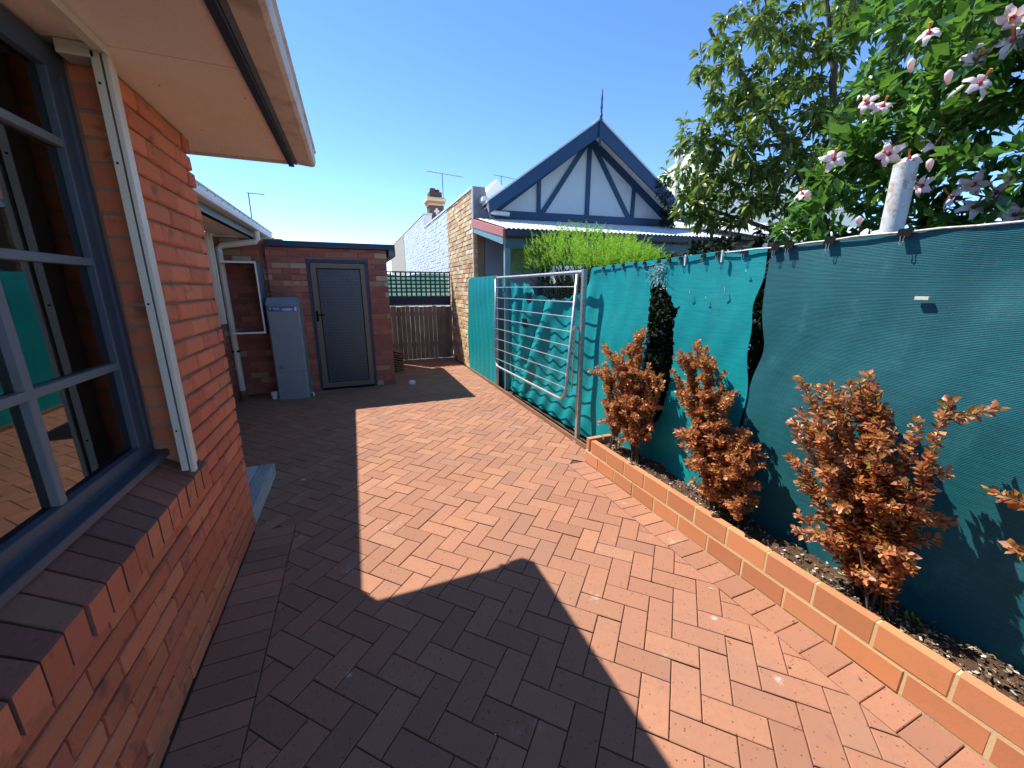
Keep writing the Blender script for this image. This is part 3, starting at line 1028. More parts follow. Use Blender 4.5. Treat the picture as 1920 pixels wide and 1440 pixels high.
MB().tube([(hx1 + .004, hy0 + .03, 1.40), (hx1 + .02, hy0 + .02, 1.43), (hx1 - .012, hy0 + .1, 1.48)], 0.006, 6).build("lid_clip", M["steel"], ht)
stk = MB().box(hx0 + .025, hx1 - .022, hy0 - .003, hy0 - .0005, 1.285, 1.355).build("sticker", M["sticker_blue"], ht)
MB().box(hx0 + .04, hx0 + .07, hy0 - .005, hy0 - .0032, 1.315, 1.342).build("sticker_logo", M["sticker_red"], stk)
MB().box(hx0 + .049, hx0 + .061, hy0 - .0065, hy0 - .0052, 1.323, 1.335).build("sticker_mark", M["white"], stk)
lw = MB()
for r_, (z_, n_, x_) in enumerate(((1.324, 7, 0.092), (1.307, 8, 0.092))):
    for k in range(n_):
        w = 0.007 if k else 0.009
        lw.box(hx0 + x_ + k * 0.0105, hx0 + x_ + k * 0.0105 + w, hy0 - .005, hy0 - .0033, z_, z_ + (0.011 if r_ == 0 else 0.006))
lw.build("sticker_lettering", M["white"], stk)
el = MB()
n_ = 28
ring = [(math.cos(2 * math.pi * k / n_), math.sin(2 * math.pi * k / n_)) for k in range(n_)]
cx_, cz_ = hx0 + .265, 1.312
vv = [(cx_ + .072 * c_, hy0 - .0045, cz_ + .017 * s_) for c_, s_ in ring] + [(cx_ + .058 * c_, hy0 - .0045, cz_ + .010 * s_) for c_, s_ in ring]
el.add(vv, [(k, (k + 1) % n_, n_ + (k + 1) % n_, n_ + k)[::-1] for k in range(n_)])
el.box(cx_ - .04, cx_ + .04, hy0 - .0045, hy0 - .0033, cz_ - .004, cz_ + .004)
el.build("sticker_oval", M["white"], stk)
MB().prism([(hx1 - .062, 1.295), (hx1 - .035, 1.285), (hx1 - .032, 1.345), (hx1 - .052, 1.348), (hx1 - .064, 1.325)], 'y', hy0 - .005, hy0 - .0033).build("sticker_tag", M["white"], stk)
MB().box(hx0 + .021, hx1 - .021, hy0 - .0022, hy0 - .0003, 0.405, 0.411).build("panel_seam", M["slate"], ht)
for zz in (0.44, 0.37):
    for xx in (hx0 + .03, hx1 - .03):
        MB().tube([(xx, hy0, zz), (xx, hy0 - .004, zz)], .005, 8).build("screw", M["steel"], ht)
MB().box(hx0 + .06, hx0 + .115, hy0 - .0025, hy0 - .0005, 0.46, 0.51).build("rating_label", M["slate"], ht)
MB().tube([(hx1 + .0, hy0 + .1, .05), (hx1 + .04, hy0 + .07, .05), (hx1 + .05, hy0 + .06, .035), (hx1 + .045, hy0 + .05, .004)], 0.010, 8).build("drain_pipe", M["white"], ht)
MB().box(hx0 + .02, hx1 - .02, hy0 + .0, hy1, -.008, -.0005).build("base_plate", M["white"], ht)

pv = thing("pipe_stub", "short white plastic drain stub on the paving beside the water heater", "pipe", (-1.205, 6.50, 0))
MB().lathe([(.040, 0), (.040, .06), (.047, .062), (.047, .105), (.042, .112), (.0, .114)], (-1.205, 6.50, -.005), 20).build("stub", M["white"], pv, smooth=False)
MB().lathe([(.0475, 0.055), (.050, .06), (.050, .068), (.0475, .072), (0.0, .072)], (-1.205, 6.50, -.005), 20).build("collar", M["white"], pv)
cp_ = thing("drain_cap", "small round white plastic cap lying on the paving near the back fence", "cap", (0.827, 6.674, 0))
MB().lathe([(.050, 0.0), (.052, .004), (.052, .018), (.046, .021), (.046, .026), (.052, .029), (.052, .05), (.046, .056), (0, .057)], (0.827, 6.674, 0), 22).build("cap_body", M["white"], cp_)
MB().lathe([(.022, 0.0), (.022, .008), (.015, .010), (0, .010)], (0.827, 6.674, .056), 14).build("cap_knob", M["white"], cp_)

ts = thing("roof_tile_stack", "stack of old terracotta roof tiles leaning by the shed corner", "tiles", (0.72, 8.0, 0))
z = 0.0
for k in range(9):
    t_ = MB()
    ox, oy = random.uniform(-.015, .015), random.uniform(-.02, .02)
    n_ = 6
    vs_ = []
    for i in range(n_ + 1):
        u = -0.12 + 0.24 * i / n_
        zz = z + 0.016 * math.sin(i / n_ * math.pi * 2)
        for yy in (-0.17, 0.17):
            vs_.append((0.72 + u + ox, 8.0 + yy + oy, zz + 0.016)); vs_.append((0.72 + u + ox, 8.0 + yy + oy, zz + 0.038))
    fs_ = []
    for i in range(n_):
        a = i * 4
        fs_ += [(a, a + 4, a + 6, a + 2)[::-1], (a + 1, a + 5, a + 7, a + 3), (a, a + 1, a + 5, a + 4)[::-1], (a + 2, a + 3, a + 7, a + 6)]
    fs_ += [(0, 2, 3, 1), (n_ * 4, n_ * 4 + 1, n_ * 4 + 3, n_ * 4 + 2)]
    t_.add(vs_, fs_)
    t_.build("roof_tile", M["tile_roof"], ts)
    z += 0.045

# timber step against the house
sp_ = thing("wooden_step", "low weathered grey timber step beside the brick house corner", "step", (-1.15, 3.32, 0))
for a, b_ in ((-1.50, -1.185), (-1.180, -0.885), (-0.880, -0.790)):
    MB().box(a, b_, 2.885, 3.70, 0.075, 0.112).build("plank", M["step"], sp_, bevel=0.003)
MB().box(-0.788, -0.765, 2.885, 3.70, 0.0, 0.110).build("riser_board", M["step"], sp_, bevel=0.003)
MB().box(-1.5, -0.79, 3.66, 3.695, 0.0, 0.074).build("riser_board", M["step"], sp_, bevel=0.003)

# ------------------------------------------------------------------ back fence of palings with a lattice on top
bf = thing("paling_fence", "weathered brown paling fence closing the far end of the passage", "fence", (1.4, 9.06, 0))
x = 0.56
while x < 2.12:
    w = 0.105 + random.uniform(-.012, .008)
    x1 = min(x + w, 2.125)
    h = 1.205 + random.uniform(-.012, .012)
    b = MB().box(x, x1 - 0.004, 9.05 + random.uniform(0, .008), 9.072, random.uniform(0.002, 0.016), h)
    b.build("paling", M["paling"], bf)
    x = x1
for zz in (0.3, 1.0):
    MB().box(0.56, 2.125, 9.075, 9.12, zz, zz + 0.09).build("rail", M["paling"], bf)
MB().box(0.56, 2.125, 9.035, 9.10, 1.221, 1.236).build("capping", M["paling"], bf)
lp = thing("lattice_screen", "dark green lattice screen with faded cloth behind it above the paling fence", "lattice", (1.35, 9.06, 1.236))
MB().box(0.57, 2.105, 9.052, 9.068, 1.238, 1.42).build("solid_board", M["lattice_board"], lp)
for a, b_, c0, c1 in ((0.57, 2.105, 1.935, 1.962), (0.57, 2.105, 1.421, 1.44)):
    MB().box(a, b_, 9.045, 9.075, c0, c1).build("frame_rail", M["lattice"], lp)
for xx in (0.57, 2.085):
    MB().box(xx, xx + 0.02, 9.045, 9.075, 1.4405, 1.9345).build("frame_stile", M["lattice"], lp)
nv = 14
for k in range(1, nv):
    xx = 0.59 + 1.495 * k / nv
    MB().box(xx - 0.017, xx + 0.017, 9.047, 9.054, 1.4405, 1.9345).build("slat", M["lattice"], lp)
for k in range(1, 6):
    zz = 1.44 + 0.495 * k / 6
    MB().box(0.591, 2.084, 9.055, 9.062, zz - 0.016, zz + 0.016).build("slat", M["lattice"], lp)
ny, nz = 40, 16
vs_, fs_ = [], []
for i in range(ny + 1):
    for j in range(nz + 1):
        X = 0.60 + 1.47 * i / ny
        top = 1.925 - (0.07 * math.exp(-((X - 1.05) / 0.25) ** 2))
        Z = 1.43 + (top - 1.43) * j / nz
        vs_.append((X, 9.085 + 0.006 * math.sin(X * 21 + Z * 9) + 0.004 * math.sin(Z * 40), Z))
for i in range(ny):
    for j in range(nz):
        a = i * (nz + 1) + j
        fs_.append((a, a + nz + 1, a + nz + 2, a + 1))
np_mesh("backing_cloth", vs_, fs_, M["green_cloth"], lp, smooth=True)

# ------------------------------------------------------------------ the gabled cottage next door
cot = thing("gabled_cottage", "cottage with blue half-timbered gable, white verandah roof and long brick side wall", "house", (3.5, 9.0, 0))
CA = math.radians(6)
ce, se = math.cos(CA), math.sin(CA)


def fr_(u, v, z):
    return (2.13 + u * ce + v * se, 7.25 - u * se + v * ce, z)


def fbox(mb, u0, u1, v0, v1, z0, z1, mi=0):
    vs_ = [fr_(u0, v0, z0), fr_(u1, v0, z0), fr_(u1, v1, z0), fr_(u0, v1, z0), fr_(u0, v0, z1), fr_(u1, v0, z1), fr_(u1, v1, z1), fr_(u0, v1, z1)]
    return mb.add(vs_, [(0, 3, 2, 1), (4, 5, 6, 7), (0, 1, 5, 4), (1, 2, 6, 5), (2, 3, 7, 6), (3, 0, 4, 7)], mi)


def fpoly(mb, poly, v0, v1, mi=0):
    n = len(poly)
    vs_ = [fr_(u, v0, z) for u, z in poly] + [fr_(u, v1, z) for u, z in poly]
    fs_ = [tuple(range(n)), tuple(range(n, 2 * n))[::-1]] + [(i, n + i, n + (i + 1) % n, (i + 1) % n) for i in range(n)]
    return mb.add(vs_, fs_, mi)


def fbatten(mb, p, q, w, v0, v1, mi=0):
    d = Vector((q[0] - p[0], q[1] - p[1])).normalized()
    n = Vector((-d.y, d.x)) * (w / 2)
    return fpoly(mb, [(p[0] - n.x, p[1] - n.y), (q[0] - n.x, q[1] - n.y), (q[0] + n.x, q[1] + n.y), (p[0] + n.x, p[1] + n.y)], v0, v1, mi)


sw_ = MB()
sw_.box(2.137, 2.36, 7.26, 9.20, -0.05, 3.30)
sw_ = sw_.build("side_wall", [M["cream_mortar"]], cot)
lay(sw_, M["cream_brick"], courses(7.25, 9.20, 0.0, 3.31, pl=0.236), '-x', 2.13, D=0.09, ch=0.005, jit=0.004, proud=0.006)
pw_ = MB().box(2.135, 2.36, 9.205, 12.19, -0.05, 3.30).box(2.135, 2.36, 12.201, 17.0, -0.05, 3.68).build("painted_wall", M["white_brick"], cot)
lay(pw_, M["white_brick"], courses(9.21, 12.2, 1.03, 3.31) + courses(12.2, 17.0, 1.03, 3.69), '-x', 2.13, D=0.09, ch=0.006, jit=0.003, proud=0.005, join=True)
MB().box(2.12, 2.36, 17.003, 23.0, -0.05, 3.66).build("rendered_wall", M["render"], cot)
MB().box(2.13, 2.36, 12.19, 12.2, 3.30, 3.68).build("wall_step", M["white"], cot)
MB().box(2.115, 2.38, 7.24, 12.185, 3.312, 3.345).build("parapet_capping", M["white"], cot)
MB().box(2.115, 2.38, 12.186, 23.0, 3.69, 3.72).build("parapet_capping", M["white"], cot)
pe = MB()
pe.prism([(2.134, 2.80), (2.46, 2.80), (2.375, 3.36), (2.134, 3.36)], 'y', 7.215, 7.258)
pe.build("parapet_end", M["dark_render"], cot)
MB().box(2.122, 2.143, 7.19, 7.214, 0.0, 3.36).build("corner_strip", M["white"], cot)

# front wall under the verandah
fw = MB()
fbox(fw, 0.24, 0.62, 0.04, 0.2, 0, 2.75)
fbox(fw, 0.625, 1.0, 0.045, 0.2, 0, 2.75)
fbox(fw, 1.0, 6.2, 0.05, 0.2, 0, 2.75)
fw.build("front_wall", M["grey_panel"], cot)
for (u0, u1, z0, z1) in ((1.3, 2.3, 0.6, 2.1), (3.6, 4.8, 0.6, 2.1)):
    f_ = MB()
    fbox(f_, u0, u1, 0.0, 0.045, z0, z1)
    f_ = f_.build("window", M["post_teal"], cot)
    p_ = MB()
    fbox(p_, u0 + .06, (u0 + u1) / 2 - .02, -0.008, -0.002, z0 + .06, z1 - .06)
    p_.build("pane", M["glass"], f_)
    p_ = MB()
    fbox(p_, (u0 + u1) / 2 + .02, u1 - .06, -0.008, -0.002, z0 + .06, z1 - .06)
    p_.build("pane", M["glass"], f_)
d_ = MB(); fbox(d_, 2.6, 3.4, 0.0, 0.045, 0, 2.1); d_.build("door", M["post_teal"], cot)

# gable
gb = MB()
fpoly(gb, [(0.30, 2.86), (4.22, 2.86), (4.22, 2.98), (2.262, 4.40), (0.30, 2.98)], 0.0, 0.12)
gb = gb.build("gable_panel", M["stucco"], cot)
for p, q, w in (((0.42, 2.925), (4.10, 2.925), 0.13), ((1.265, 2.96), (1.265, 3.62), 0.075), ((3.262, 2.96), (3.262, 3.62), 0.075),
                ((2.262, 2.96), (2.262, 4.30), 0.085), ((1.33, 2.97), (2.19, 4.22), 0.085), ((3.19, 2.97), (2.335, 4.22), 0.085)):
    m_ = MB(); fbatten(m_, p, q, w, -0.028 - random.uniform(0, .004), -0.001)
    m_.build("batten", M["cottage_navy"], gb)
for s in (-1, 1):
    m_ = MB()
    fbatten(m_, (2.262 + s * 1.93, 2.935), (2.262, 4.335), 0.15, -0.033, -0.0005)
    m_.build("batten", M["cottage_navy"], gb)
# roof sheets, lining, bargeboards, finial
UC, ZA, SL = 2.232, 4.475, 0.705
for s in (-1, 1):
    e = 2.05
    rf_ = MB()
    fpoly(rf_, [(UC, ZA + 0.0), (UC + s * e, ZA - SL * e), (UC + s * e, ZA - SL * e + 0.03), (UC, ZA + 0.03)][::s], -0.47, 9.0)
    rf_.build("roof", M["corrugated"], cot)
    ln = MB()
    for k in range(5):
        v0 = -0.40 + k * 0.082
        fpoly(ln, [(UC, ZA - 0.075), (UC + s * (e - .03), ZA - 0.075 - SL * (e - .03)), (UC + s * (e - .03), ZA - 0.06 - SL * (e - .03)), (UC, ZA - 0.06)][::s], v0, v0 + 0.078)
    ln.build("eave_lining", M["soffit"], cot)
    bb = MB()
    fpoly(bb, [(UC, ZA - 0.002), (UC, ZA - 0.262), (UC + s * (e - .04), ZA - 0.212 - SL * (e - .04)), (UC + s * (e - .04), ZA - 0.002 - SL * (e - .04))][::s], -0.45, -0.415)
    bb.build("bargeboard", M["cottage_navy"], cot)
cap_ = MB()
fpoly(cap_, [(UC - .1, ZA - 0.035), (UC, ZA + 0.05), (UC + .1, ZA - 0.035), (UC, ZA + .035)], -0.46, 9.0)
cap_.build("ridge_cap", M["corrugated"], cot)
fn = MB()
c0 = fr_(UC, -0.47, 0)
fn.tube([(c0[0], c0[1], ZA - 0.42), (c0[0], c0[1], ZA + .05)], 0.022, 8)
fn.tube([(c0[0], c0[1], ZA + z) for z in (.05, .09, .14, .18, .26, .31, .37, .46)], [.03, .018, .016, .022, .014, .018, .011, .005], 8)
fn.build("finial", M["cottage_navy"], cot)

# verandah
vr = MB()
NU, VU0, VU1 = 340, 0.02, 5.6
vs_, fs_ = [], []
for i in range(NU + 1):
    u = VU0 + (VU1 - VU0) * i / NU
    dz = 0.010 * math.sin(2 * math.pi * u / 0.076)
    ub = u + 0.17 * (1 - i / NU)
    vs_ += [fr_(u, -0.005, 2.845 + dz), fr_(ub, -1.56, 2.47 + dz)]
for i in range(NU):
    a = 2 * i
    fs_.append((a, a + 1, a + 3, a + 2)[::-1])
np_mesh("verandah_roof", vs_, fs_, M["corrugated"], cot, smooth=True)
m_ = MB(); fbox(m_, 0.20, 5.6, -1.60, -1.545, 2.36, 2.445); m_.build("verandah_gutter", M["navy"], cot)
m_ = MB(); fbox(m_, 0.22, 5.6, -1.50, -1.42, 2.19, 2.33); m_.build("verandah_beam", M["post_teal"], cot)
m_ = MB()
m_.add([fr_(-0.01, 0.0, 2.825), fr_(0.165, -1.58, 2.455), fr_(0.165, -1.58, 2.345), fr_(-0.01, 0.0, 2.685), fr_(0.03, 0.0, 2.825), fr_(0.205, -1.58, 2.455), fr_(0.205, -1.58, 2.345), fr_(0.03, 0.0, 2.685)],
       [(0, 3, 2, 1), (4, 5, 6, 7), (0, 1, 5, 4), (1, 2, 6, 5), (2, 3, 7, 6), (3, 0, 4, 7)])
m_.build("side_fascia", M["red_trim"], cot)
m_ = MB()
m_.add([fr_(0.0, 0.0, 2.683), fr_(0.172, -1.55, 2.343), fr_(0.172, -1.55, 2.24), fr_(0.0, 0.0, 2.60), fr_(0.045, 0.0, 2.683), fr_(0.218, -1.55, 2.343), fr_(0.218, -1.55, 2.24), fr_(0.045, 0.0, 2.60)],
       [(0, 3, 2, 1), (4, 5, 6, 7), (0, 1, 5, 4), (1, 2, 6, 5), (2, 3, 7, 6), (3, 0, 4, 7)])
m_.build("side_rail", M["teal_trim"], cot)
for u in (0.215, 2.0, 3.9, 5.5):
    m_ = MB(); fbox(m_, u, u + 0.085, -1.51, -1.425, 0, 2.19); m_.build("verandah_post", M["teal_trim"] if u < 1 else M["post_teal"], cot)
dd = MB()
dd.tube([fr_(0.245, -0.30, 3.14), fr_(0.25, -0.30, 2.98), fr_(0.27, -0.30, 2.92), fr_(0.33, -0.30, 2.895), fr_(0.62, -0.28, 2.885)], 0.038, 10)
dd.build("gutter_pipe", M["white"], cot)
m_ = MB(); fbox(m_, 0.14, 0.24, -0.3, 6.0, 3.08, 3.15); m_.build("box_gutter", M["white"], cot)

# chimney standing behind the white wall
ch = MB()
ch.box(2.46, 2.90, 13.0, 13.44, 3.2, 4.10)
ch = ch.build("chimney", M["chimney_brick"], cot)
cc = MB()
for k, (g_, z0, z1) in enumerate(((0.02, 4.10, 4.16), (0.05, 4.16, 4.22), (0.085, 4.22, 4.29), (0.05, 4.29, 4.33))):
    cc.box(2.46 - g_, 2.90 + g_, 13.0 - g_, 13.44 + g_, z0 + .0005, z1)
cc.build("chimney_corbel", M["cream_brick"], ch)
MB().box(2.49, 2.87, 13.03, 13.41, 4.3305, 4.50).build("chimney_stack", M["chimney_brick"], ch)
MB().lathe([(.09, 0), (.09, .12), (.075, .13), (0, .13)], (2.62, 13.22, 4.50), 12).lathe([(.07, 0), (.07, .09), (.06, .10), (0, .10)], (2.77, 13.22, 4.50), 12).build("chimney_pot", M["chimney_brick"], ch)
MB().box(2.65, 2.71, 12.985, 12.999, 3.84, 4.02).box(2.60, 2.649, 12.985, 12.999, 3.905, 3.965).box(2.711, 2.76, 12.985, 12.999, 3.905, 3.965).build("chimney_cross", M["white"], ch)
rr_ = MB()
rr_.add([(3.55, 11, 4.05), (3.97, 11, 4.51), (4.39, 11, 4.05), (3.55, 15, 4.05), (3.97, 15, 4.51), (4.39, 15, 4.05), (3.55, 11, 3.2), (4.39, 11, 3.2), (3.55, 15, 3.2), (4.39, 15, 3.2)],
        [(0, 1, 2, 7, 6)[::-1], (0, 3, 4, 1)[::-1], (1, 4, 5, 2)[::-1], (0, 6, 8, 3), (2, 5, 9, 7)])
rr_.build("rear_gablet", M["white"], cot)
MB().prism([(2.36, 3.05), (8.0, 3.05), (8.0, 3.3), (2.36, 3.25)], 'y', 9.0, 22).build("rear_roof", M["corrugated"], cot)


def antenna(name, label, base, top, boom0, boom1, n, el, tilt=0.0):
    t = thing(name, label, "antenna", base, 0, "television antennas on the neighbouring roofs")
    MB().tube([base, top], 0.014, 6).build("mast", M["antenna"], t)
    b0, b1 = Vector(boom0), Vector(boom1)
    MB().tube([b0, b1], 0.010, 6).build("boom", M["antenna"], t)
    for k in range(n):
        p = b0.lerp(b1, (k + 0.3) / n)
        l = el * (1 - 0.5 * k / n)
        a = Vector((0.25, 1, tilt)).normalized() * l
        MB().tube([p - a, p + a], 0.005, 5).build("element", M["antenna"], t)
    return t


a1 = antenna("television_antenna", "tall television antenna rising beside the dark brick chimney", (3.13, 14.0, 3.3), (3.12, 14.0, 5.30), (2.62, 14.0, 5.31), (3.83, 14.0, 5.25), 7, 0.28, 0.8)
MB().tube([(2.9, 13.75, 4.42), (3.13, 14.0, 4.42)], 0.01, 6).tube([(2.9, 13.75, 4.22), (3.13, 14.0, 4.22)], 0.01, 6).build("bracket", M["antenna"], a1)
antenna("television_antenna", "small television antenna behind the left slope of the blue gable", (5.21, 14.0, 3.3), (5.21, 14.0, 5.42), (4.92, 14.0, 5.43), (5.78, 14.0, 5.36), 5, 0.2, 0.8)
antenna("television_antenna", "thin television antenna standing on the roof behind the rear gutter", (-2.15, 12.0, 2.9), (-2.14, 12.0, 3.86), (-2.17, 12.0, 3.86), (-1.80, 12.0, 3.85), 6, 0.08, 0.3)
fh = thing("rear_house", "house roof glimpsed behind the rear gutter", "house", (-3.2, 13.0, 0))
MB().box(-5.5, -1.6, 11.0, 15.0, 0, 2.75).build("wall", M["shed_brick"], fh)
MB().add([(-5.7, 10.8, 2.7), (-1.4, 10.8, 2.7), (-1.4, 15.2, 2.7), (-5.7, 15.2, 2.7), (-5.0, 13.0, 2.95), (-2.2, 13.0, 2.95)], [(0, 1, 5, 4), (1, 2, 5), (2, 3, 4, 5), (3, 0, 4), (0, 3, 2, 1)]).build("roof", M["tile_roof"], fh)

# pale green roofed house further along
ph_ = thing("pale_roofed_house", "pale green corrugated roof of a house behind the leafy tree", "house", (11, 9, 0))
MB().box(7.6, 16.0, 7.4, 13.6, 0, 2.8).build("wall", M["white_brick"], ph_)
MB().add([(7.1, 6.9, 2.75), (16.5, 6.9, 2.75), (16.5, 14.1, 2.75), (7.1, 14.1, 2.75), (10.4, 10.5, 5.85), (13.2, 10.5, 5.85)],
         [(0, 1, 5, 4), (1, 2, 5), (2, 3, 4, 5), (3, 0, 4), (0, 3, 2, 1)]).build("roof", M["pale_roof"], ph_)
MB().tube([(8.42, 9.0, 4.0), (8.42, 9.0, 4.95)], 0.075, 12).tube([(8.42, 9.0, 4.9), (8.42, 9.0, 5.02)], 0.11, 12).build("flue", M["cream"], ph_)
MB().add([(6.0, 4.6, 2.42), (14.0, 3.6, 2.42), (14.0, 6.6, 3.15), (6.4, 6.9, 3.0), (6.0, 4.6, 2.46), (14.0, 3.6, 2.46), (14.0, 6.6, 3.19), (6.4, 6.9, 3.04)],
         [(0, 3, 2, 1), (4, 5, 6, 7), (0, 1, 5, 4), (1, 2, 6, 5), (2, 3, 7, 6), (3, 0, 4, 7)]).build("porch_roof", M["corrugated"], ph_)
for k in range(4):
    MB().box(6.4 + k * 2.2, 6.5 + k * 2.2, 4.75 - k * .27, 4.85 - k * .27, -0.1, 2.5).build("porch_post", M["white"], ph_)

# ------------------------------------------------------------------ shade cloth fence
FX = 2.22


def ztop(y):
    t = min(max((y - 1.2) / 2.4, 0), 1)
    return 1.850 - 0.050 * t + 0.0025 * math.sin(y * 7.0) + 0.002 * math.sin(y * 23)


def inside(p, poly):
    c = False
    j = len(poly) - 1
    for i in range(len(poly)):
        if (poly[i][1] > p[1]) != (poly[j][1] > p[1]) and p[0] < (poly[j][0] - poly[i][0]) * (p[1] - poly[i][1]) / (poly[j][1] - poly[i][1]) + poly[i][0]:
            c = not c
        j = i
    return c


def cloth(name, mat, parent, edge0, edge1, ztop_f, zbot_f, xf, step=0.014, holes=()):
    """grid cloth in the y-z plane; edge0(z), edge1(z) are its side edges, xf(y,z) its surface"""
    ya, yb = edge0(1.0), edge1(1.0)
    nu = max(4, int(abs(yb - ya) / step)); nvv = int(1.8 / step)
    V = np.zeros(((nu + 1) * (nvv + 1), 3))
    for i in range(nu + 1):
        s = i / nu
        for j in range(nvv + 1):
            t = j / nvv
            y0 = edge0(1.0) * (1 - s) + edge1(1.0) * s
            z = zbot_f(y0) * (1 - t) + ztop_f(y0) * t
            y_ = edge0(z) * (1 - s) + edge1(z) * s
            V[i * (nvv + 1) + j] = (xf(y_, z), y_, z)
    Fc = []
    for i in range(nu):
        for j in range(nvv):
            a = i * (nvv + 1) + j
            c = V[[a, a + 1, a + nvv + 1, a + nvv + 2]].mean(0)
            if any(inside((c[1] + 0.006 * math.sin(c[2] * 90), c[2] + 0.006 * math.sin(c[1] * 70)), h) for h in holes):
                continue
            Fc.append((a, a + 1, a + nvv + 2, a + nvv + 1))
    return np_mesh(name, V, Fc, mat, parent, smooth=True)


fence = thing("shade_cloth_fence", "wire fence hung with bright teal shade cloth, torn beside the steel gate", "fence", (2.24, 4.0, 0))
wav = lambda y, z: 0.007 * math.sin(y * 3.1 + z * 1.7) + 0.0035 * math.sin(y * 8.3 - z * 4.1) + 0.003 * math.sin(z * 9 + y * 2.3) + 0.0012 * math.sin(y * 29 + z * 6 + 2 * math.sin(z * 5))
# far panel
cloth("shade_cloth", M["teal"], fence, lambda z: 7.56 + 0.05 * math.sin(z * 2.2) - 0.10 * max(0, z - 1.5), lambda z: 5.93, lambda y: 1.80 - 0.03 * max(0, y - 7.3) / .3, lambda y: 0.035,
      lambda y, z: 2.106 + 0.5 * wav(y, z) + 0.003 * math.sin(y * 26 + 2 * math.sin(z * 3)))


# middle panel behind and beside the gate
def x_mid(y, z):
    x = FX + wav(y, z)
    gate = max(0.0, min(1.0, (y - 3.0) / 0.5)) * max(0.0, min(1.0, (5.95 - y) / 0.2))
    # loose diagonal folds where the cloth hangs torn behind the gate
    d1 = (y - 4.62) - (1.42 - z) * 0.62
    d2 = (y - 4.25) - (1.40 - z) * 0.66
    d3 = (y - 5.35) - (1.2 - z) * 0.25
    fold = 0.085 * math.exp(-(d1 / 0.13) ** 2) - 0.06 * math.exp(-(d2 / 0.14) ** 2) + 0.05 * math.exp(-(d3 / 0.10) ** 2)
    fold *= max(0.0, min(1.0, (1.75 - z) / 0.3)) * max(0.0, min(1.0, (z - 0.1) / 0.5))
    ripple = 0.012 * math.sin(y * 19 + z * 7 + 2 * math.sin(z * 3)) * gate
    stiff = max(0.0, min(1.0, (ztop(y) - z) / 0.12))
    return x + gate * (0.02 + fold + ripple) * stiff


def ztop_mid(y):
    pts = [(5.95, 1.79), (5.80, 1.765), (5.6, 1.70), (5.35, 1.655), (5.15, 1.69), (4.95, 1.66), (4.7, 1.52), (4.3, 1.47), (3.9, 1.50), (3.6, 1.56), (3.47, 1.70), (3.42, ztop(3.42))]
    if y < 3.42: return ztop(y)
    for (ya, za), (yb, zb) in zip(pts, pts[1:]):
        if ya >= y >= yb:
            t = (ya - y) / (ya - yb)
            return za + (zb - za) * t + 0.010 * math.sin(y * 37)
    return 1.79


seam_l = lambda z: 1.615 + 0.055 * math.exp(-((z - 1.52) / 0.13) ** 2) + 0.03 * math.exp(-((z - 1.2) / 0.2) ** 2) + 0.012 * math.sin(z * 11)
seam_r = lambda z: 1.612 - 0.015 * math.exp(-((z - 1.25) / 0.12) ** 2) - 0.035 * math.exp(-((z - 1.28) / 0.16) ** 2) + (0.05 if z < 0.62 else 0.05 * max(0, (0.75 - z) / 0.13) if z < 0.75 else 0)
tear = [(2.545, 1.655), (2.46, 1.65), (2.38, 1.61), (2.325, 1.55), (2.30, 1.50), (2.275, 1.44), (2.26, 1.38), (2.265, 1.28), (2.248, 1.10), (2.26, 0.9), (2.31, 0.62), (2.40, 0.45), (2.545, 0.40)]
tri = [(2.30, 1.475), (2.225, 1.48), (2.245, 1.43), (2.27, 1.39)]
slot = [(5.02, 1.55), (4.83, 1.56), (4.86, 1.43), (5.0, 1.40)]
slot2 = [(5.16, 1.19), (5.02, 1.2), (4.98, 1.08), (5.12, 1.05)]
cloth_mid = cloth("shade_cloth", M["teal"], fence, lambda z: 5.95, seam_l, ztop_mid, lambda y: 0.03 if y > 2.9 else 0.17, x_mid, step=0.0125, holes=[tear, tri, slot, slot2])
# near panel of darker, coarser cloth
cloth("shade_cloth", M["deep_teal"], fence, seam_r, lambda z: -1.6, ztop, lambda y: 0.15,
      lambda y, z: FX + 0.008 + 1.0 * wav(y, z) + 0.025 * math.exp(-((y - 0.62) / 0.22) ** 2 - ((z - 1.68) / 0.16) ** 2) + 0.01 * math.exp(-((y - .95) / .3) ** 2) * math.sin(z * 5), step=0.02)["label"] = "coarser dark blue-teal shade cloth panel"
# frayed sun-bleached threads above the tear
th = MB()
for k in range(150):
    y0, z0 = random.gauss(2.47, 0.045), random.uniform(1.665, 1.80)
    p = Vector((FX - 0.012 + wav(y0, z0), y0, z0))
    pts = [p]
    d = Vector((random.uniform(-.25, .1), random.uniform(-1, 1), random.uniform(-1, 0.6)))
    for s in range(3):
        d += Vector((random.uniform(-.2, .15), random.uniform(-.6, .6), random.uniform(-.7, .3)))
        p = p + d.normalized() * random.uniform(0.008, 0.022)
        if p.x > FX - 0.008: p.x = FX - 0.008
        pts.append(p.copy())
    th.tube(pts, 0.0016, 4, cap=False)
tag(th.build("frayed_threads", M["pale_teal"], fence), kind="stuff")
for yy, zz, ln_ in ((2.13, 1.60, .045), (1.86, 1.62, .055), (1.99, 1.56, .03), (1.73, 1.72, .02)):
    MB().tube([(FX - .02 + wav(yy, zz), yy, zz), (FX - .024 + wav(yy, zz), yy - .008, zz - ln_ * .5), (FX - .02 + wav(yy, zz), yy + .004, zz - ln_)], 0.003, 5).build("loose_thread", M["pale_teal"], fence)
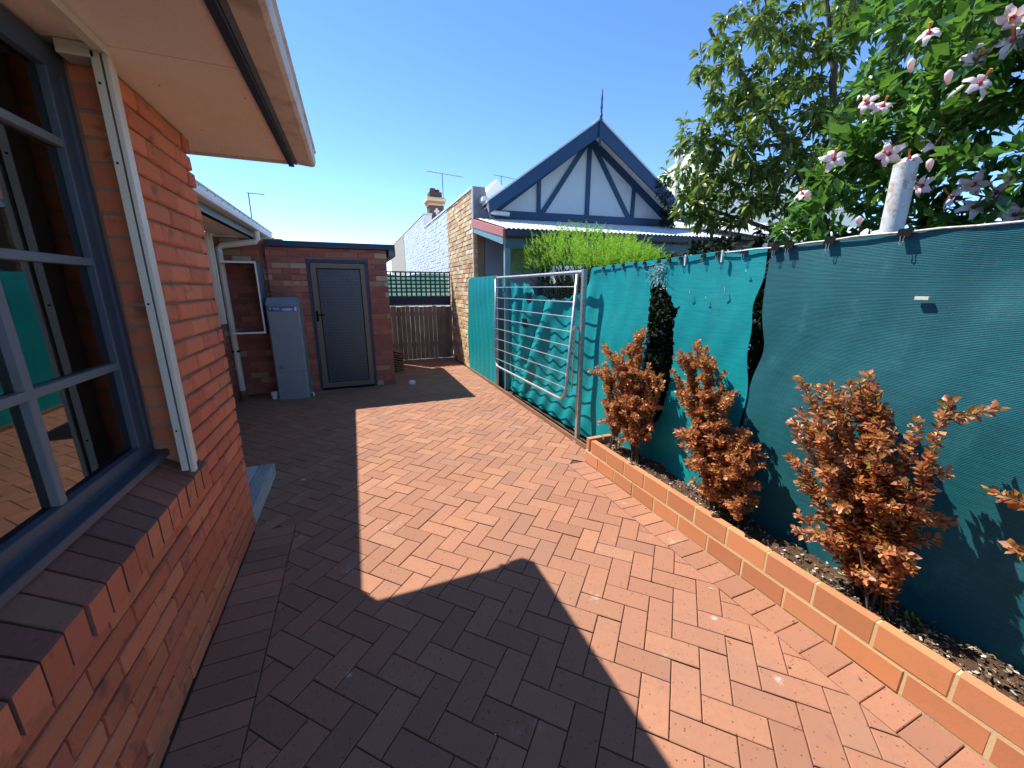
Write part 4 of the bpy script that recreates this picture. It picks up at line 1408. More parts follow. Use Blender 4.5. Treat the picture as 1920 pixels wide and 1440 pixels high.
# top wire and posts
MB().tube([(FX + 0.004, y_, ztop(y_) - 0.002) for y_ in np.arange(-1.6, 3.45, 0.1)], 0.005, 6).build("top_wire", M["rusty_pipe"], fence)
MB().tube([(2.125, y_, 1.795) for y_ in (5.93, 6.7, 7.5)], 0.005, 6).build("top_wire", M["rusty_pipe"], fence)
for yy in (2.70, -0.9):
    MB().tube([(FX + 0.06, yy, -0.05), (FX + 0.06, yy, 1.80)], 0.025, 10).build("post", M["steel"], fence)
MB().box(2.135, 2.165, 7.12, 7.17, -0.02, 1.76).build("post", M["edging"], fence)
# folded rim of cloth over the wire
cloth("folded_rim", M["teal"], fence, lambda z: 3.40, lambda z: 1.62, lambda y: ztop(y) + 0.006, lambda y: ztop(y) - 0.028 - 0.008 * math.sin(y * 15), lambda y, z: FX - 0.008 + wav(y, z), step=0.02)
for yy, zz in ((0.905, 1.575), (1.322, 0.888)):
    MB().box(FX - 0.004 + wav(yy, zz), FX + 0.009 + wav(yy, zz), yy - 0.022, yy + 0.022, zz - 0.007, zz + 0.007).build("plastic_fastener", M["cream"], fence)

ed = thing("timber_edging", "low brown timber edging board along the foot of the teal cloth", "edging", (2.1, 5.2, 0))
for a, b_ in ((2.95, 4.7), (4.705, 6.2), (6.205, 7.5)):
    MB().box(2.092, 2.108, a, b_, -0.02, 0.042 + random.uniform(-.004, .006)).build("board", M["edging"], ed)

pp = thing("steel_pipe_post", "rust-flecked pale steel pipe standing behind the dark teal cloth", "pipe", (2.35, 1.125, -0.05))
MB().tube([(2.35, 1.125, -0.05), (2.35, 1.125, 2.155)], 0.043, 20, cap=False).build("pipe", M["rusty_pipe"], pp, smooth=True)
MB().tube([(2.35, 1.125, 2.10), (2.35, 1.125, 2.156)], 0.0405, 20).build("pipe_mouth", M["rusty_pipe"], pp)

CLIPS = [(1.012, "black binder clip on the dark teal cloth in front of the rusty pipe"), (1.302, "black binder clip on the dark teal cloth nearest the rusty pipe's far side"),
         (1.50, "black binder clip on the dark teal cloth beside the seam")]
ORD = "first second third fourth fifth sixth seventh eighth ninth tenth eleventh twelfth".split()
CLIPS += [(y_, ORD[k] + " black binder clip from the seam on the bright teal cloth") for k, y_ in enumerate((1.575, 1.765, 1.95, 2.06, 2.25, 2.36, 2.47, 2.63, 2.74, 2.9, 3.04, 3.2))]
for y_, lb in CLIPS:
    zt = ztop(y_) + 0.008
    xx = FX - 0.002 + wav(y_, zt)
    r = 0.024 if y_ < 1.9 else 0.018
    c_ = thing("binder_clip", lb, "clip", (xx, y_, zt - 0.03), 0, "binder clips along the fence top")
    b = MB()
    b.prism([(xx - 0.013, zt - 0.028), (xx - 0.016, zt - 0.030), (xx - 0.002, zt + 0.006), (xx + 0.004, zt + 0.006), (xx + 0.026, zt - 0.030), (xx + 0.021, zt - 0.028), (xx + 0.001, zt + 0.0)], 'y', y_ - r, y_ + r)
    b.build("clip_body", M["black"], c_)
    MB().tube([(xx - 0.016, y_ - 0.008, zt - 0.026), (xx - 0.017, y_ - 0.005, zt - 0.040), (xx - 0.018, y_ - 0.007, zt - 0.056), (xx - 0.018, y_, zt - 0.063),
               (xx - 0.018, y_ + 0.007, zt - 0.056), (xx - 0.017, y_ + 0.005, zt - 0.040), (xx - 0.016, y_ + 0.008, zt - 0.026)], 0.0016, 5).build("clip_handle", M["steel"], c_)
for y_, lb in ((1.90, "pale blue clothes peg on the bright teal cloth close to the seam"), (2.20, "pale blue clothes peg on the bright teal cloth close to the tear")):
    zt = ztop(y_)
    c_ = thing("clothes_peg", lb, "peg", (FX - 0.02, y_, zt - 0.05))
    MB().box(FX - 0.026, FX - 0.017, y_ - 0.005, y_ + 0.005, zt - 0.062, zt + 0.012).build("peg_arm", M["stucco"], c_)
    MB().box(FX + 0.022, FX + 0.030, y_ - 0.005, y_ + 0.005, zt - 0.052, zt + 0.014).build("peg_arm", M["stucco"], c_)
    MB().tube([(FX - 0.027, y_, zt - 0.004), (FX + 0.031, y_, zt - 0.004)], 0.0035, 6).build("peg_spring", M["steel"], c_)

# ------------------------------------------------------------------ tubular steel gate
gate = thing("tubular_gate", "galvanised tubular steel gate with eight thin bars in front of torn teal cloth", "gate", (2.12, 4.6, 0))
MB().box(2.10, 2.145, 3.365, 3.41, -0.03, 1.79).build("post", M["steel"], gate, bevel=0.004)
MB().tube([(2.12, 5.90, -0.03), (2.12, 5.90, 1.785)], 0.022, 10).build("post", M["steel"], gate, smooth=False)
MB().tube([(2.118, 3.405, 1.765), (2.115, 4.6, 1.762), (2.118, 5.90, 1.765)], 0.019, 10).build("top_rail", M["steel"], gate)
lx = lambda z, y: 2.085 - (1.75 - z) * (0.048 if y < 4.6 else 0.026)
path = [(lx(1.74, 3.5), 3.455, 1.745), (lx(0.6, 3.5), 3.50, 0.60)]
for k in range(1, 7):
    t = k / 6 * math.pi / 2
    path.append((lx(0.43, 3.5), 3.50 + 0.14 * (1 - math.cos(t)), 0.57 - 0.14 * math.sin(t)))
for k in range(0, 7):
    t = k / 6 * math.pi / 2
    path.append((lx(0.40, 5.8), 5.70 + 0.12 * math.sin(t), 0.40 + 0.14 * (1 - math.cos(t))))
path += [(lx(1.0, 5.8), 5.85, 1.0), (lx(1.74, 5.8), 5.865, 1.745)]
leaf_f = MB().tube(path, 0.0165, 10).build("leaf_frame", M["steel"], gate, smooth=True)
for k in range(8):
    z0 = 1.625 - k * 0.150
    z1 = 1.620 - k * 0.158
    yn = 3.46 + (1.74 - z0) * 0.04
    MB().tube([(lx(z0, 3.5), yn, z0), (lx(z1, 5.8), 5.855 - (1.7 - z1) * .02, z1)], 0.0065, 6).build("bar", M["steel"], gate)
    MB().tube([(lx(z0, 3.5), yn - .004, z0 - .014), (lx(z0, 3.5), yn + .004, z0 + .014)], 0.019, 8).build("bar_collar", M["cream"], gate)
lt_ = MB()
lt_.tube([(2.07, 3.435, 1.25), (2.06, 3.44, 0.55)], 0.008, 8)
lt_.box(2.055, 2.10, 3.412, 3.45, 1.20, 1.235)
lt_.build("drop_bolt", M["steel"], gate)
chn = MB()
for k in range(10):
    z_ = 1.20 - k * 0.026
    o_ = 0.004 if k % 2 else -0.004
    chn.tube([(2.05 + o_, 3.43 - o_, z_), (2.05 + 2 * o_, 3.436, z_ - .014), (2.05, 3.43 + o_, z_ - .028)], 0.004, 5)
chn.build("chain", M["weed"], gate)
MB().box(2.085, 2.16, 3.35, 3.425, -0.012, 0.012).build("post_foot", M["steel"], gate)

# ------------------------------------------------------------------ raised planter
pl_ = thing("brick_planter", "low raised planter edged with orange pavers set on edge in yellow mortar", "planter", (1.95, 0.7, 0))
mo = MB()
mo.box(1.9325, 1.970, -1.6, 2.93, -0.03, 0.118)
mo.box(1.9325, 1.970, -1.6, 2.835, 0.118, 0.2435)
mo = mo.build("mortar", M["planter_mortar"], pl_)


def edge_paver(y0, y1, z0, z1):
    brick_obj(mo, M["planter_brick"], (1.930 + random.uniform(-.0015, .0015), (y0 + y1) / 2, (z0 + z1) / 2), -math.pi / 2, y1 - y0, z1 - z0, 0.045, 0.003, 0.0012, "brick")


y = 0.315 - 0.24 * 7
while y < 2.9:
    edge_paver(y + 0.007, min(y + 0.234, 2.928), 0.003, 0.115)
    y += 0.24
y = 0.433 - 0.24 * 7
while y < 2.8:
    edge_paver(y + 0.007, min(y + 0.234, 2.832), 0.128, 0.246)
    y += 0.24
for k, (a, b_) in enumerate(((1.932, 2.085), (2.095, 2.20))):
    brick_obj(mo, M["planter_brick"], ((a + b_) / 2, 2.872, 0.1895), 0, b_ - a, 0.116, 0.045, 0.003, 0.001, "brick")
    brick_obj(mo, M["planter_brick"], ((a + b_) / 2 + (.045 if not k else 0), 2.872, 0.058), 0, b_ - a - (.09 if not k else 0), 0.112, 0.045, 0.003, 0.001, "brick")
MB().add([(1.938, 2.836, 0.128), (1.952, 2.834, 0.129), (1.955, 2.852, 0.128), (1.940, 2.855, 0.13), (1.944, 2.845, 0.155)], [(0, 1, 4), (1, 2, 4), (2, 3, 4), (3, 0, 4)]).build("mortar_lump", M["planter_mortar"], pl_)

vs_, fs_ = [], []
nx, ny = 14, 190
for i in range(nx + 1):
    for j in range(ny + 1):
        X = 1.971 + (2.262 - 1.971) * i / nx
        Y = -1.6 + (2.872 + 1.6) * j / ny
        Z = 0.182 + 0.014 * math.sin(X * 31 + Y * 9) + 0.012 * math.sin(Y * 17.3) + random.uniform(-.008, .008) + 0.012 * (i / nx)
        vs_.append((X, Y, Z))
for i in range(nx):
    for j in range(ny):
        a = i * (ny + 1) + j
        fs_.append((a, a + ny + 1, a + ny + 2, a + 1))
soil = tag(np_mesh("planter_soil", vs_, fs_, M["soil"], None), kind="structure")
ml = MB()
for k in range(2600):
    X, Y = random.uniform(1.98, 2.22), random.uniform(-0.5, 2.86)
    if random.random() < 0.5: Y = random.choice((0.75, 0.45, 1.6, 2.4)) + random.gauss(0, .16)
    if Y > 2.86: continue
    r = random.uniform(0.003, 0.009)
    a = random.uniform(0, 6.28)
    d = Vector((math.cos(a), math.sin(a), random.uniform(-.4, .4))) * r
    e = Vector((-math.sin(a), math.cos(a), random.uniform(-.5, .5))) * r * random.uniform(.3, .8)
    Z = 0.196 + 0.014 * math.sin(X * 31 + Y * 9) + 0.012 * math.sin(Y * 17.3) + random.uniform(0.0, .01)
    c = Vector((X, Y, Z))
    ml.add([c - d - e, c + d - e, c + d + e, c - d + e], [(0, 1, 2, 3)])
tag(ml.build("leaf_litter", M["mulch"]), "scattered dry leaf litter and pale chips on the planter soil", "leaf litter", kind="stuff")


# ------------------------------------------------------------------ vegetation
def leaf_arrays(P, D, N, L, W, belly=0.55, fold=0.18, droop=0.0):
    """leaves: base P, unit direction D, approx normal N; L, W arrays. 5 verts, 4 triangles each"""
    P, D, N = np.asarray(P, float), np.asarray(D, float), np.asarray(N, float)
    L = np.asarray(L, float)[:, None]; W = np.asarray(W, float)[:, None]
    D = D / np.linalg.norm(D, axis=1, keepdims=True)
    S = np.cross(D, N); S /= np.maximum(np.linalg.norm(S, axis=1, keepdims=True), 1e-6)
    N = np.cross(S, D)
    base = P
    mid = P + D * L * belly - N * W * fold
    lf = P + D * L * belly - S * W * .5 + N * W * fold
    rt = P + D * L * belly + S * W * .5 + N * W * fold
    tip = P + D * L - np.array([0, 0, 1.0]) * L * droop
    V = np.stack([base, lf, mid, rt, tip], 1).reshape(-1, 3)
    b = np.arange(len(P))[:, None] * 5
    F_ = np.concatenate([b + np.array([[0, 3, 2]]), b + np.array([[2, 3, 4]]), b + np.array([[0, 2, 1]]), b + np.array([[1, 2, 4]])], 1).reshape(-1, 3)
    return V, F_


def unit(v):
    return v / np.maximum(np.linalg.norm(v, axis=-1, keepdims=True), 1e-9)


def bezier(p, c, q, n):
    t = np.linspace(0, 1, n)[:, None]
    return (1 - t) ** 2 * p + 2 * t * (1 - t) * c + t ** 2 * q


# --- copper-leaved shrubs in the planter
def copper_shrub(label, bases, tips, seed, leaf=0.032, dens=0.0050, side=8, sl=0.16):
    rg = np.random.default_rng(seed)
    b0 = np.mean(np.array(bases), 0)
    t = thing("copper_leaved_shrub", label, "shrub", (b0[0], b0[1], 0.17), 0, "copper-leaved shrubs in the planter")
    stems = MB()
    P, D = [], []

    def walk(pts, start):
        seg = np.linalg.norm(np.diff(pts, axis=0), axis=1)
        tot = seg.sum(); cum = np.concatenate([[0], np.cumsum(seg)])
        s = start * tot
        a = rg.uniform(0, 6.28)
        while s < tot:
            k = min(np.searchsorted(cum, s) - 1, len(seg) - 1); k = max(k, 0)
            f = (s - cum[k]) / max(seg[k], 1e-6)
            p = pts[k] + (pts[k + 1] - pts[k]) * f
            d = unit(pts[k + 1] - pts[k])
            u = unit(np.cross(d, np.array([0.3, 0.9, 0.2])))
            w = np.cross(d, u)
            for r_ in range(2):
                a += 2.4
                o = u * np.cos(a) + w * np.sin(a)
                up = 0.9 if s > tot - 0.03 else 0.55
                dd = unit(o * rg.uniform(.7, 1.1) + d * (up + rg.uniform(-.25, .35)) + rg.normal(0, .18, 3))
                P.append(p + o * 0.002); D.append(dd)
            s += dens * rg.uniform(0.6, 1.4)

    for tip in tips:
        base = np.array(bases[rg.integers(len(bases))], float) + rg.normal(0, .02, 3) * np.array([1, 1, 0])
        tip = np.array(tip, float) + rg.normal(0, .012, 3)
        ctrl = base * 0.45 + tip * 0.55 + np.array([rg.normal(0, .03), (base[1] - tip[1]) * 0.25, 0.02])
        pts = bezier(base, ctrl, tip, 12)
        stems.tube([tuple(p) for p in pts], [0.0065 * (1 - .75 * i / 11) for i in range(12)], 5)
        walk(pts, 0.30)
        for k in range(side):
            i = rg.integers(3, 11)
            p = pts[i]
            o = unit(rg.normal(0, 1, 3) * np.array([.7, 1, .5]) + np.array([-.25, 0, .9]))
            ln = sl * rg.uniform(.5, 1.2)
            q = p + o * ln
            if q[0] > 2.20: q[0] = 2.20
            if q[2] > tip[2] + 0.03: q[2] = tip[2]
            pt2 = bezier(p, p * .5 + q * .5 + rg.normal(0, .015, 3), q, 6)
            stems.tube([tuple(x) for x in pt2], [0.003 - .0018 * j / 5 for j in range(6)], 4)
            walk(pt2, 0.12)
    stems.build("stem", M["twig"], t)
    P, D = np.array(P), np.array(D)
    P[:, 0] = np.minimum(P[:, 0], 2.215)
    N = unit(np.array([0, 0, 1.0]) + rg.normal(0, .45, P.shape))
    sc = rg.uniform(.65, 1.25, len(P))
    V, F_ = leaf_arrays(P, D, N, leaf * sc, leaf * .60 * sc, belly=.62, fold=.16, droop=.05)
    o = np_mesh("crown", V, F_, M["red_leaf"], t)
    return t


Z0 = 0.18
copper_shrub("bushy copper-leaved shrub beside the steel gate post and the planter end", [(2.10, 2.38, Z0), (2.11, 2.46, Z0), (2.09, 2.70, Z0)],
             [(2.13, 2.50, 1.31), (2.10, 2.47, 1.24), (2.12, 2.56, 1.27), (2.10, 2.62, 1.14), (2.08, 2.72, 1.07), (2.10, 2.80, 1.06), (2.08, 2.90, 1.10), (2.06, 2.96, 0.88), (2.08, 3.02, 0.90),
              (2.10, 2.36, 1.05), (2.13, 2.27, 0.98), (2.10, 2.22, .92), (2.06, 2.78, 0.62), (2.04, 2.84, .74), (2.05, 2.60, 0.95), (2.04, 2.50, .85), (2.08, 2.40, .72), (2.03, 2.66, .75), (2.05, 2.86, .95), (2.04, 2.55, .6)], 3, leaf=0.030)
copper_shrub("tall leaning copper-leaved shrub below the tear in the teal cloth", [(2.10, 1.62, Z0), (2.11, 1.70, Z0), (2.08, 1.58, Z0)],
             [(2.13, 1.96, 1.27), (2.12, 1.88, 1.23), (2.10, 1.98, 1.16), (2.11, 2.05, 1.15), (2.10, 2.10, 1.02), (2.12, 1.80, 1.17), (2.10, 1.70, 1.03), (2.08, 1.74, .95), (2.10, 1.66, .98), (2.08, 1.70, .84),
              (2.06, 1.92, .98), (2.05, 1.84, .85), (2.08, 2.06, .88), (2.06, 1.78, .70), (2.07, 1.60, .70), (2.04, 1.86, .66), (2.06, 1.74, .60), (2.03, 1.66, .5)], 5, leaf=0.031)
copper_shrub("small dark copper-leaved shrub under the seam of the two cloths", [(2.10, 1.49, Z0), (2.08, 1.45, Z0)],
             [(2.12, 1.53, .80), (2.10, 1.47, .78), (2.10, 1.58, .74), (2.08, 1.50, .62), (2.06, 1.44, .55), (2.05, 1.52, .5), (2.04, 1.40, .42)], 8, leaf=0.030)
copper_shrub("spreading copper-leaved shrub with a long side branch against the dark teal cloth", [(2.10, 0.76, Z0), (2.11, 0.80, Z0), (2.09, 0.72, Z0)],
             [(2.06, 1.24, 1.15), (2.05, 1.20, 1.02), (2.07, 1.15, 1.15), (2.06, 1.10, 1.18), (2.05, 1.05, 1.10), (2.07, 1.02, 1.2), (2.06, .99, 1.23), (2.07, .955, 1.26), (2.06, .93, 1.20), (2.05, .90, 1.10), (2.04, 1.10, 1.0), (2.05, .86, 1.05),
              (2.09, .69, 1.19), (2.07, .76, 1.10), (2.03, 1.20, .90), (2.02, 1.17, .78), (2.03, 1.12, .66), (2.06, .66, .84), (2.07, .69, .95), (2.05, .73, .78), (2.02, 1.05, .86), (2.02, .98, .72), (2.04, .84, .88), (2.03, .80, .68),
              (2.01, 1.10, .50), (2.00, .92, .48), (2.02, .72, .52)], 13, leaf=0.035, dens=.0072, side=4, sl=.13)
copper_shrub("copper-leaved shrub growing past the long-branched one", [(2.10, 0.16, Z0), (2.09, 0.22, Z0)],
             [(2.08, .435, 1.14), (2.08, .40, .98), (2.05, .26, 1.18), (2.06, .18, 1.12), (2.04, .12, 1.0), (2.06, .30, .8), (2.02, .16, .75), (2.03, .08, .7)], 21, leaf=0.035, dens=.0072, side=4)

# small weeds in the soil
for (wx, wy, n_, lb) in ((2.15, 0.62, 26, "green weed sprawling below the long-branched copper shrub"), (2.0, 0.98, 7, "tiny green weed at the planter wall")):
    rg = np.random.default_rng(int(wy * 100))
    w_ = thing("weed", lb, "weed", (wx, wy, 0.19))
    P = np.array([[wx, wy, .20]]) + rg.normal(0, .02, (n_, 3)) * np.array([1, 1.6, .4])
    D = unit(rg.normal(0, 1, (n_, 3)) * np.array([1, 1, .3]) + np.array([-.2, 0, .55]))
    V, F_ = leaf_arrays(P, D, unit(rg.normal(0, .3, (n_, 3)) + np.array([0, 0, 1])), rg.uniform(.02, .045, n_), rg.uniform(.008, .014, n_))
    np_mesh("weed_leaves", V, F_, M["weed"], w_)


# --- trees and big bushes grown towards points in a set of ellipsoids
def grow(limbs, ells, n_tw, seed, r0=0.05, keep=None, step=0.10):
    """limbs: list of polylines (np arrays) with radius; twigs are joined to the nearest node. Returns tube MB and twig list"""
    rg = np.random.default_rng(seed)
    mb = MB()
    nodes, rad = [], []
    for pts, ra, rb in limbs:
        pts = np.array(pts, float)
        n = max(6, len(pts) * 4)
        t = np.linspace(0, len(pts) - 1, n)
        ii = np.minimum(t.astype(int), len(pts) - 2)
        sm = pts[ii] + (pts[ii + 1] - pts[ii]) * (t - ii)[:, None]
        for _ in range(2):
            sm[1:-1] = (sm[:-2] + sm[1:-1] * 2 + sm[2:]) / 4
        sm[1:-1] += rg.normal(0, .012, sm[1:-1].shape)
        rs = list(np.linspace(ra, rb, n))
        mb.tube([tuple(p) for p in sm], rs, 7)
        nodes += list(sm); rad += rs
    w = np.array([e[3] if len(e) > 3 else 1.0 for e in ells]); w = w / w.sum()
    twigs = []
    targets = []
    for k in range(n_tw):
        e = ells[rg.choice(len(ells), p=w)]
        v = unit(rg.normal(0, 1, 3)) * rg.uniform(.25, 1.0) ** (1 / 2.2)
        targets.append(np.array(e[0]) + v * np.array(e[1]))
    nodes = list(nodes)
    NA = np.array(nodes)
    # nearest targets first so that twigs build on twigs
    order = sorted(range(n_tw), key=lambda i: np.min(np.linalg.norm(NA - targets[i], axis=1)))
    for i in order:
        q = targets[i]
        if keep is not None and not keep(q): continue
        A = np.array(nodes)
        dd = np.linalg.norm(A - q, axis=1)
        j = int(np.argmin(dd + 0.02 * rg.random(len(dd))))
        p = A[j]
        ln = dd[j]
        if ln < 0.03: continue
        c = (p + q) / 2 + rg.normal(0, .12 * ln, 3) + np.array([0, 0, .08 * ln])
        n = max(4, int(ln / 0.06) + 2)
        pts = bezier(p, c, q, n)
        rr = min(rad[j] * 0.7, 0.004 + 0.016 * ln)
        rs = list(np.linspace(rr, 0.0018, n))
        mb.tube([tuple(x) for x in pts], rs, 5)
        nodes += list(pts[1:]); rad += rs[1:]
        twigs.append(pts)
    return mb, twigs


def leaves_on(twigs, per_m, seed, L, ratio, up, droop, spread=.9, start=.15, belly=.5, fold=.15, jitter=.02):
    rg = np.random.default_rng(seed)
    P, D = [], []
    for pts in twigs:
        seg = np.linalg.norm(np.diff(pts, axis=0), axis=1)
        cum = np.concatenate([[0], np.cumsum(seg)])
        n = max(3, int(cum[-1] * per_m + rg.random() * 3))
        s = rg.uniform(start, 1.0, n) * cum[-1]
        k = np.clip(np.searchsorted(cum, s) - 1, 0, len(seg) - 1)
        f = ((s - cum[k]) / np.maximum(seg[k], 1e-6))[:, None]
        p = pts[k] + (pts[k + 1] - pts[k]) * f
        d = unit(pts[k + 1] - pts[k])
        o = unit(rg.normal(0, 1, (n, 3)))
        P.append(p + o * jitter * rg.random((n, 1)))
        D.append(unit(d * .5 + o * spread + np.array([0, 0, up])))
    P, D = np.concatenate(P), np.concatenate(D)
    N = unit(np.array([0, 0, 1.0]) + rg.normal(0, .55, P.shape))
    sc = rg.uniform(.6, 1.2, len(P))
    return leaf_arrays(P, D, N, L * sc, L * ratio * sc, belly, fold, droop)


tree = thing("leafy_tree", "open-crowned green tree with drooping leaves behind the teal fence", "tree", (4.75, 2.75, -0.05))
limbs = [([(4.75, 2.75, -.05), (4.70, 2.78, 1.0), (4.62, 2.8, 1.9), (4.50, 2.85, 2.6)], .075, .055),
         ([(4.50, 2.85, 2.6), (4.25, 3.02, 3.0), (4.0, 3.2, 3.35), (3.75, 3.35, 3.75), (3.5, 3.5, 4.1)], .05, .016),
         ([(4.50, 2.85, 2.6), (4.45, 2.75, 3.2), (4.3, 2.8, 3.7), (4.15, 2.9, 4.4)], .045, .012),
         ([(4.62, 2.8, 1.9), (4.25, 3.05, 2.2), (3.9, 3.25, 2.35), (3.5, 3.4, 2.45)], .035, .010),
         ([(4.45, 2.75, 3.2), (4.6, 2.35, 3.6), (4.6, 2.1, 4.2)], .035, .010),
         ([(4.25, 3.02, 3.0), (3.8, 3.2, 3.0), (3.45, 3.4, 3.05)], .02, .007),
         ([(4.3, 2.8, 3.7), (3.95, 3.05, 3.85), (3.6, 3.25, 4.15)], .02, .006)]
ells = [((3.80, 3.22, 3.72), (.62, .55, .45), 1, 1.1), ((3.95, 3.05, 3.10), (.70, .65, .42), 1, 1.7), ((3.66, 3.22, 2.50), (.50, .48, .30), 1, 1.3), ((4.25, 2.75, 2.62), (.55, .5, .35), 1, .9),
        ((4.45, 2.45, 3.55), (.65, .65, .65), 1, 1.5), ((4.15, 2.85, 4.25), (.8, .75, .45), 1, 1.0), ((4.9, 1.9, 4.0), (.7, .7, .7), 1, 1.0), ((3.38, 3.46, 2.90), (.28, .25, .45), 1, .55)]
mb, tw = grow(limbs, ells, 1000, 4)
mb.build("trunk", M["bark"], tree)
V, F_ = leaves_on(tw, 95, 5, .098, .42, -.25, .25, spread=.75, belly=.45)
np_mesh("crown", V, F_, M["tree_leaf"], tree)

hib = thing("hibiscus_bush", "glossy dark green hibiscus bush with pink flowers behind the dark teal cloth", "bush", (2.95, 1.0, -0.05))
limbs = [([(2.95, 1.0, -.05), (2.92, 1.05, 1.0), (2.85, 1.2, 1.9), (2.75, 1.4, 2.4)], .04, .012), ([(2.95, 1.0, -.05), (2.95, .9, 1.2), (2.88, .85, 2.2), (2.8, .85, 3.0)], .04, .010),
         ([(2.98, .95, -.05), (3.05, .7, 1.2), (3.05, .4, 2.2), (3.0, .2, 2.9)], .035, .010), ([(2.92, 1.05, 1.0), (2.8, 1.5, 1.6), (2.72, 1.65, 2.05)], .025, .008)]
ells = [((2.74, 1.58, 2.08), (.32, .34, .34), 1, 1.0), ((2.78, 1.32, 2.46), (.36, .38, .36), 1, 1.3), ((2.83, .95, 2.30), (.40, .42, .48), 1, 1.6), ((2.78, .90, 2.80), (.44, .46, .40), 1, 1.3), ((2.98, .40, 2.45), (.48, .5, .62), 1, 1.4),
        ((2.9, .9, 1.75), (.42, .8, .35), 1, 1.0), ((2.9, 1.4, 2.95), (.4, .45, .35), 1, .6)]
mb, tw = grow(limbs, ells, 900, 9, keep=lambda q: q[0] > 2.40)
mb.build("stem", M["twig"], hib)
V, F_ = leaves_on(tw, 120, 10, .082, .52, .05, .12, spread=.9, belly=.45, fold=.12)
np_mesh("crown", V, F_, M["hib_leaf"], hib)


def hibiscus_flower(c, seed, size=0.075):
    rg = np.random.default_rng(seed)
    c = Vector(c)
    face = (Vector((-0.75, -0.35, 0.12)) + Vector(rg.normal(0, .55, 3))).normalized()
    a = face.cross(Vector((0, 0, 1))).normalized(); b = a.cross(face)
    ctr = MB()
    ctr.tube([c - face * .018, c + face * .002, c + face * .010], [.005, .010, .007], 8)
    fl = ctr.build("flower", M["throat"], hib)
    ph = rg.uniform(0, 6.28)
    for k in range(5):
        t = ph + k * 2 * math.pi / 5 + rg.normal(0, .08)
        d = a * math.cos(t) + b * math.sin(t)
        s = face.cross(d)
        bend = rg.uniform(.3, 1.0)
        n = 5
        vs_, fs_ = [], []
        for i in range(n + 1):
            f = i / n
            w = size * .32 * math.sin(min(f * 1.15 + .08, 1.0) * math.pi * .78) * (1 if f < .95 else .72)
            h = face * (size * (.18 * f + .25 * math.sin(f * 2.2) - bend * f * f * .9))
            p = c + d * (size * (.08 + .92 * f)) + h
            for u in (-1, 0, 1):
                vs_.append(p + s * (w * u) + face * (abs(u) * -.004 + rg.normal(0, .0015)))
        for i in range(n):
            for j in range(2):
                q = i * 3 + j
                fs_.append((q, q + 1, q + 4, q + 3))
        m_ = MB(); m_.add(vs_, fs_)
        m_.build("petal", M["petal"], fl, smooth=True)
    st_ = face + b * rg.uniform(-.1, .5)
    MB().tube([c + face * .004, c + st_ * size * .5, c + st_ * size * .9 + Vector((0, 0, .006))], [.003, .0035, .006], 6).build("stamen", M["stamen"], fl)


FL = [(2.47, 1.03, 2.56), (2.5, 0.94, 2.57), (2.41, 0.98, 2.42), (2.36, 1.23, 2.23), (2.5, 1.13, 2.25), (2.33, 1.42, 2.26), (2.51, 1.15, 2.09), (2.55, 0.95, 2.06), (2.61, 0.91, 2.02), (2.56, 1.05, 2.02),
      (2.59, 0.98, 1.97), (2.58, 0.86, 1.92), (2.29, 1.31, 2.46), (2.32, 1.26, 2.44), (2.34, 1.15, 2.66), (2.65, 0.91, 2.08), (2.32, 1.55, 2.12), (2.46, 1.18, 2.2), (2.41, 0.92, 2.63)]
for k, c in enumerate(FL):
    c = (c[0] + random.uniform(.02, .07), c[1] + random.uniform(-.01, .03), c[2])
    hibiscus_flower(c, 40 + k, 0.042 if k in (12, 13, 16, 14) else random.uniform(.050, .062))
for k, c in enumerate(((2.46, 1.09, 2.15), (2.4, 1.29, 1.94), (2.34, 1.18, 2.55), (2.40, 1.07, 2.47), (2.33, 1.52, 2.1))):
    c = Vector(c)
    MB().tube([c - Vector((-.01, 0, .02)), c, c + Vector((-.012, -.004, .014)), c + Vector((-.02, -.008, .022))], [.004, .013, .014, .005], 8).build("flower_bud", M["petal"], hib, smooth=True)

# --- bright needle-leaved bush leaning over the gate
ros = thing("needle_leaved_bush", "bright yellow-green needle-leaved bush leaning over the steel gate", "bush", (2.9, 4.6, -0.05))
rg = np.random.default_rng(31)
ells = [((2.78, 5.95, 2.02), (.38, .50, .34)), ((2.78, 5.25, 2.07), (.40, .55, .34)), ((2.78, 4.50, 2.05), (.42, .55, .30)), ((2.76, 3.85, 1.94), (.38, .50, .21)), ((2.70, 3.42, 1.86), (.30, .30, .14))]
stm = MB()
for k in range(26):
    y_ = 4.6 + rg.normal(0, .25)
    e = ells[rg.integers(len(ells))]
    q = np.array(e[0]) + unit(rg.normal(0, 1, 3)) * np.array(e[1]) * .7
    stm.tube([tuple(p) for p in bezier(np.array([2.95, y_, -.05]), np.array([2.95, (y_ + q[1]) / 2, 1.4]), q, 9)], list(np.linspace(.022, .004, 9)), 5)
stm.build("stem", M["twig"], ros)
PB, DB, LB = [], [], []
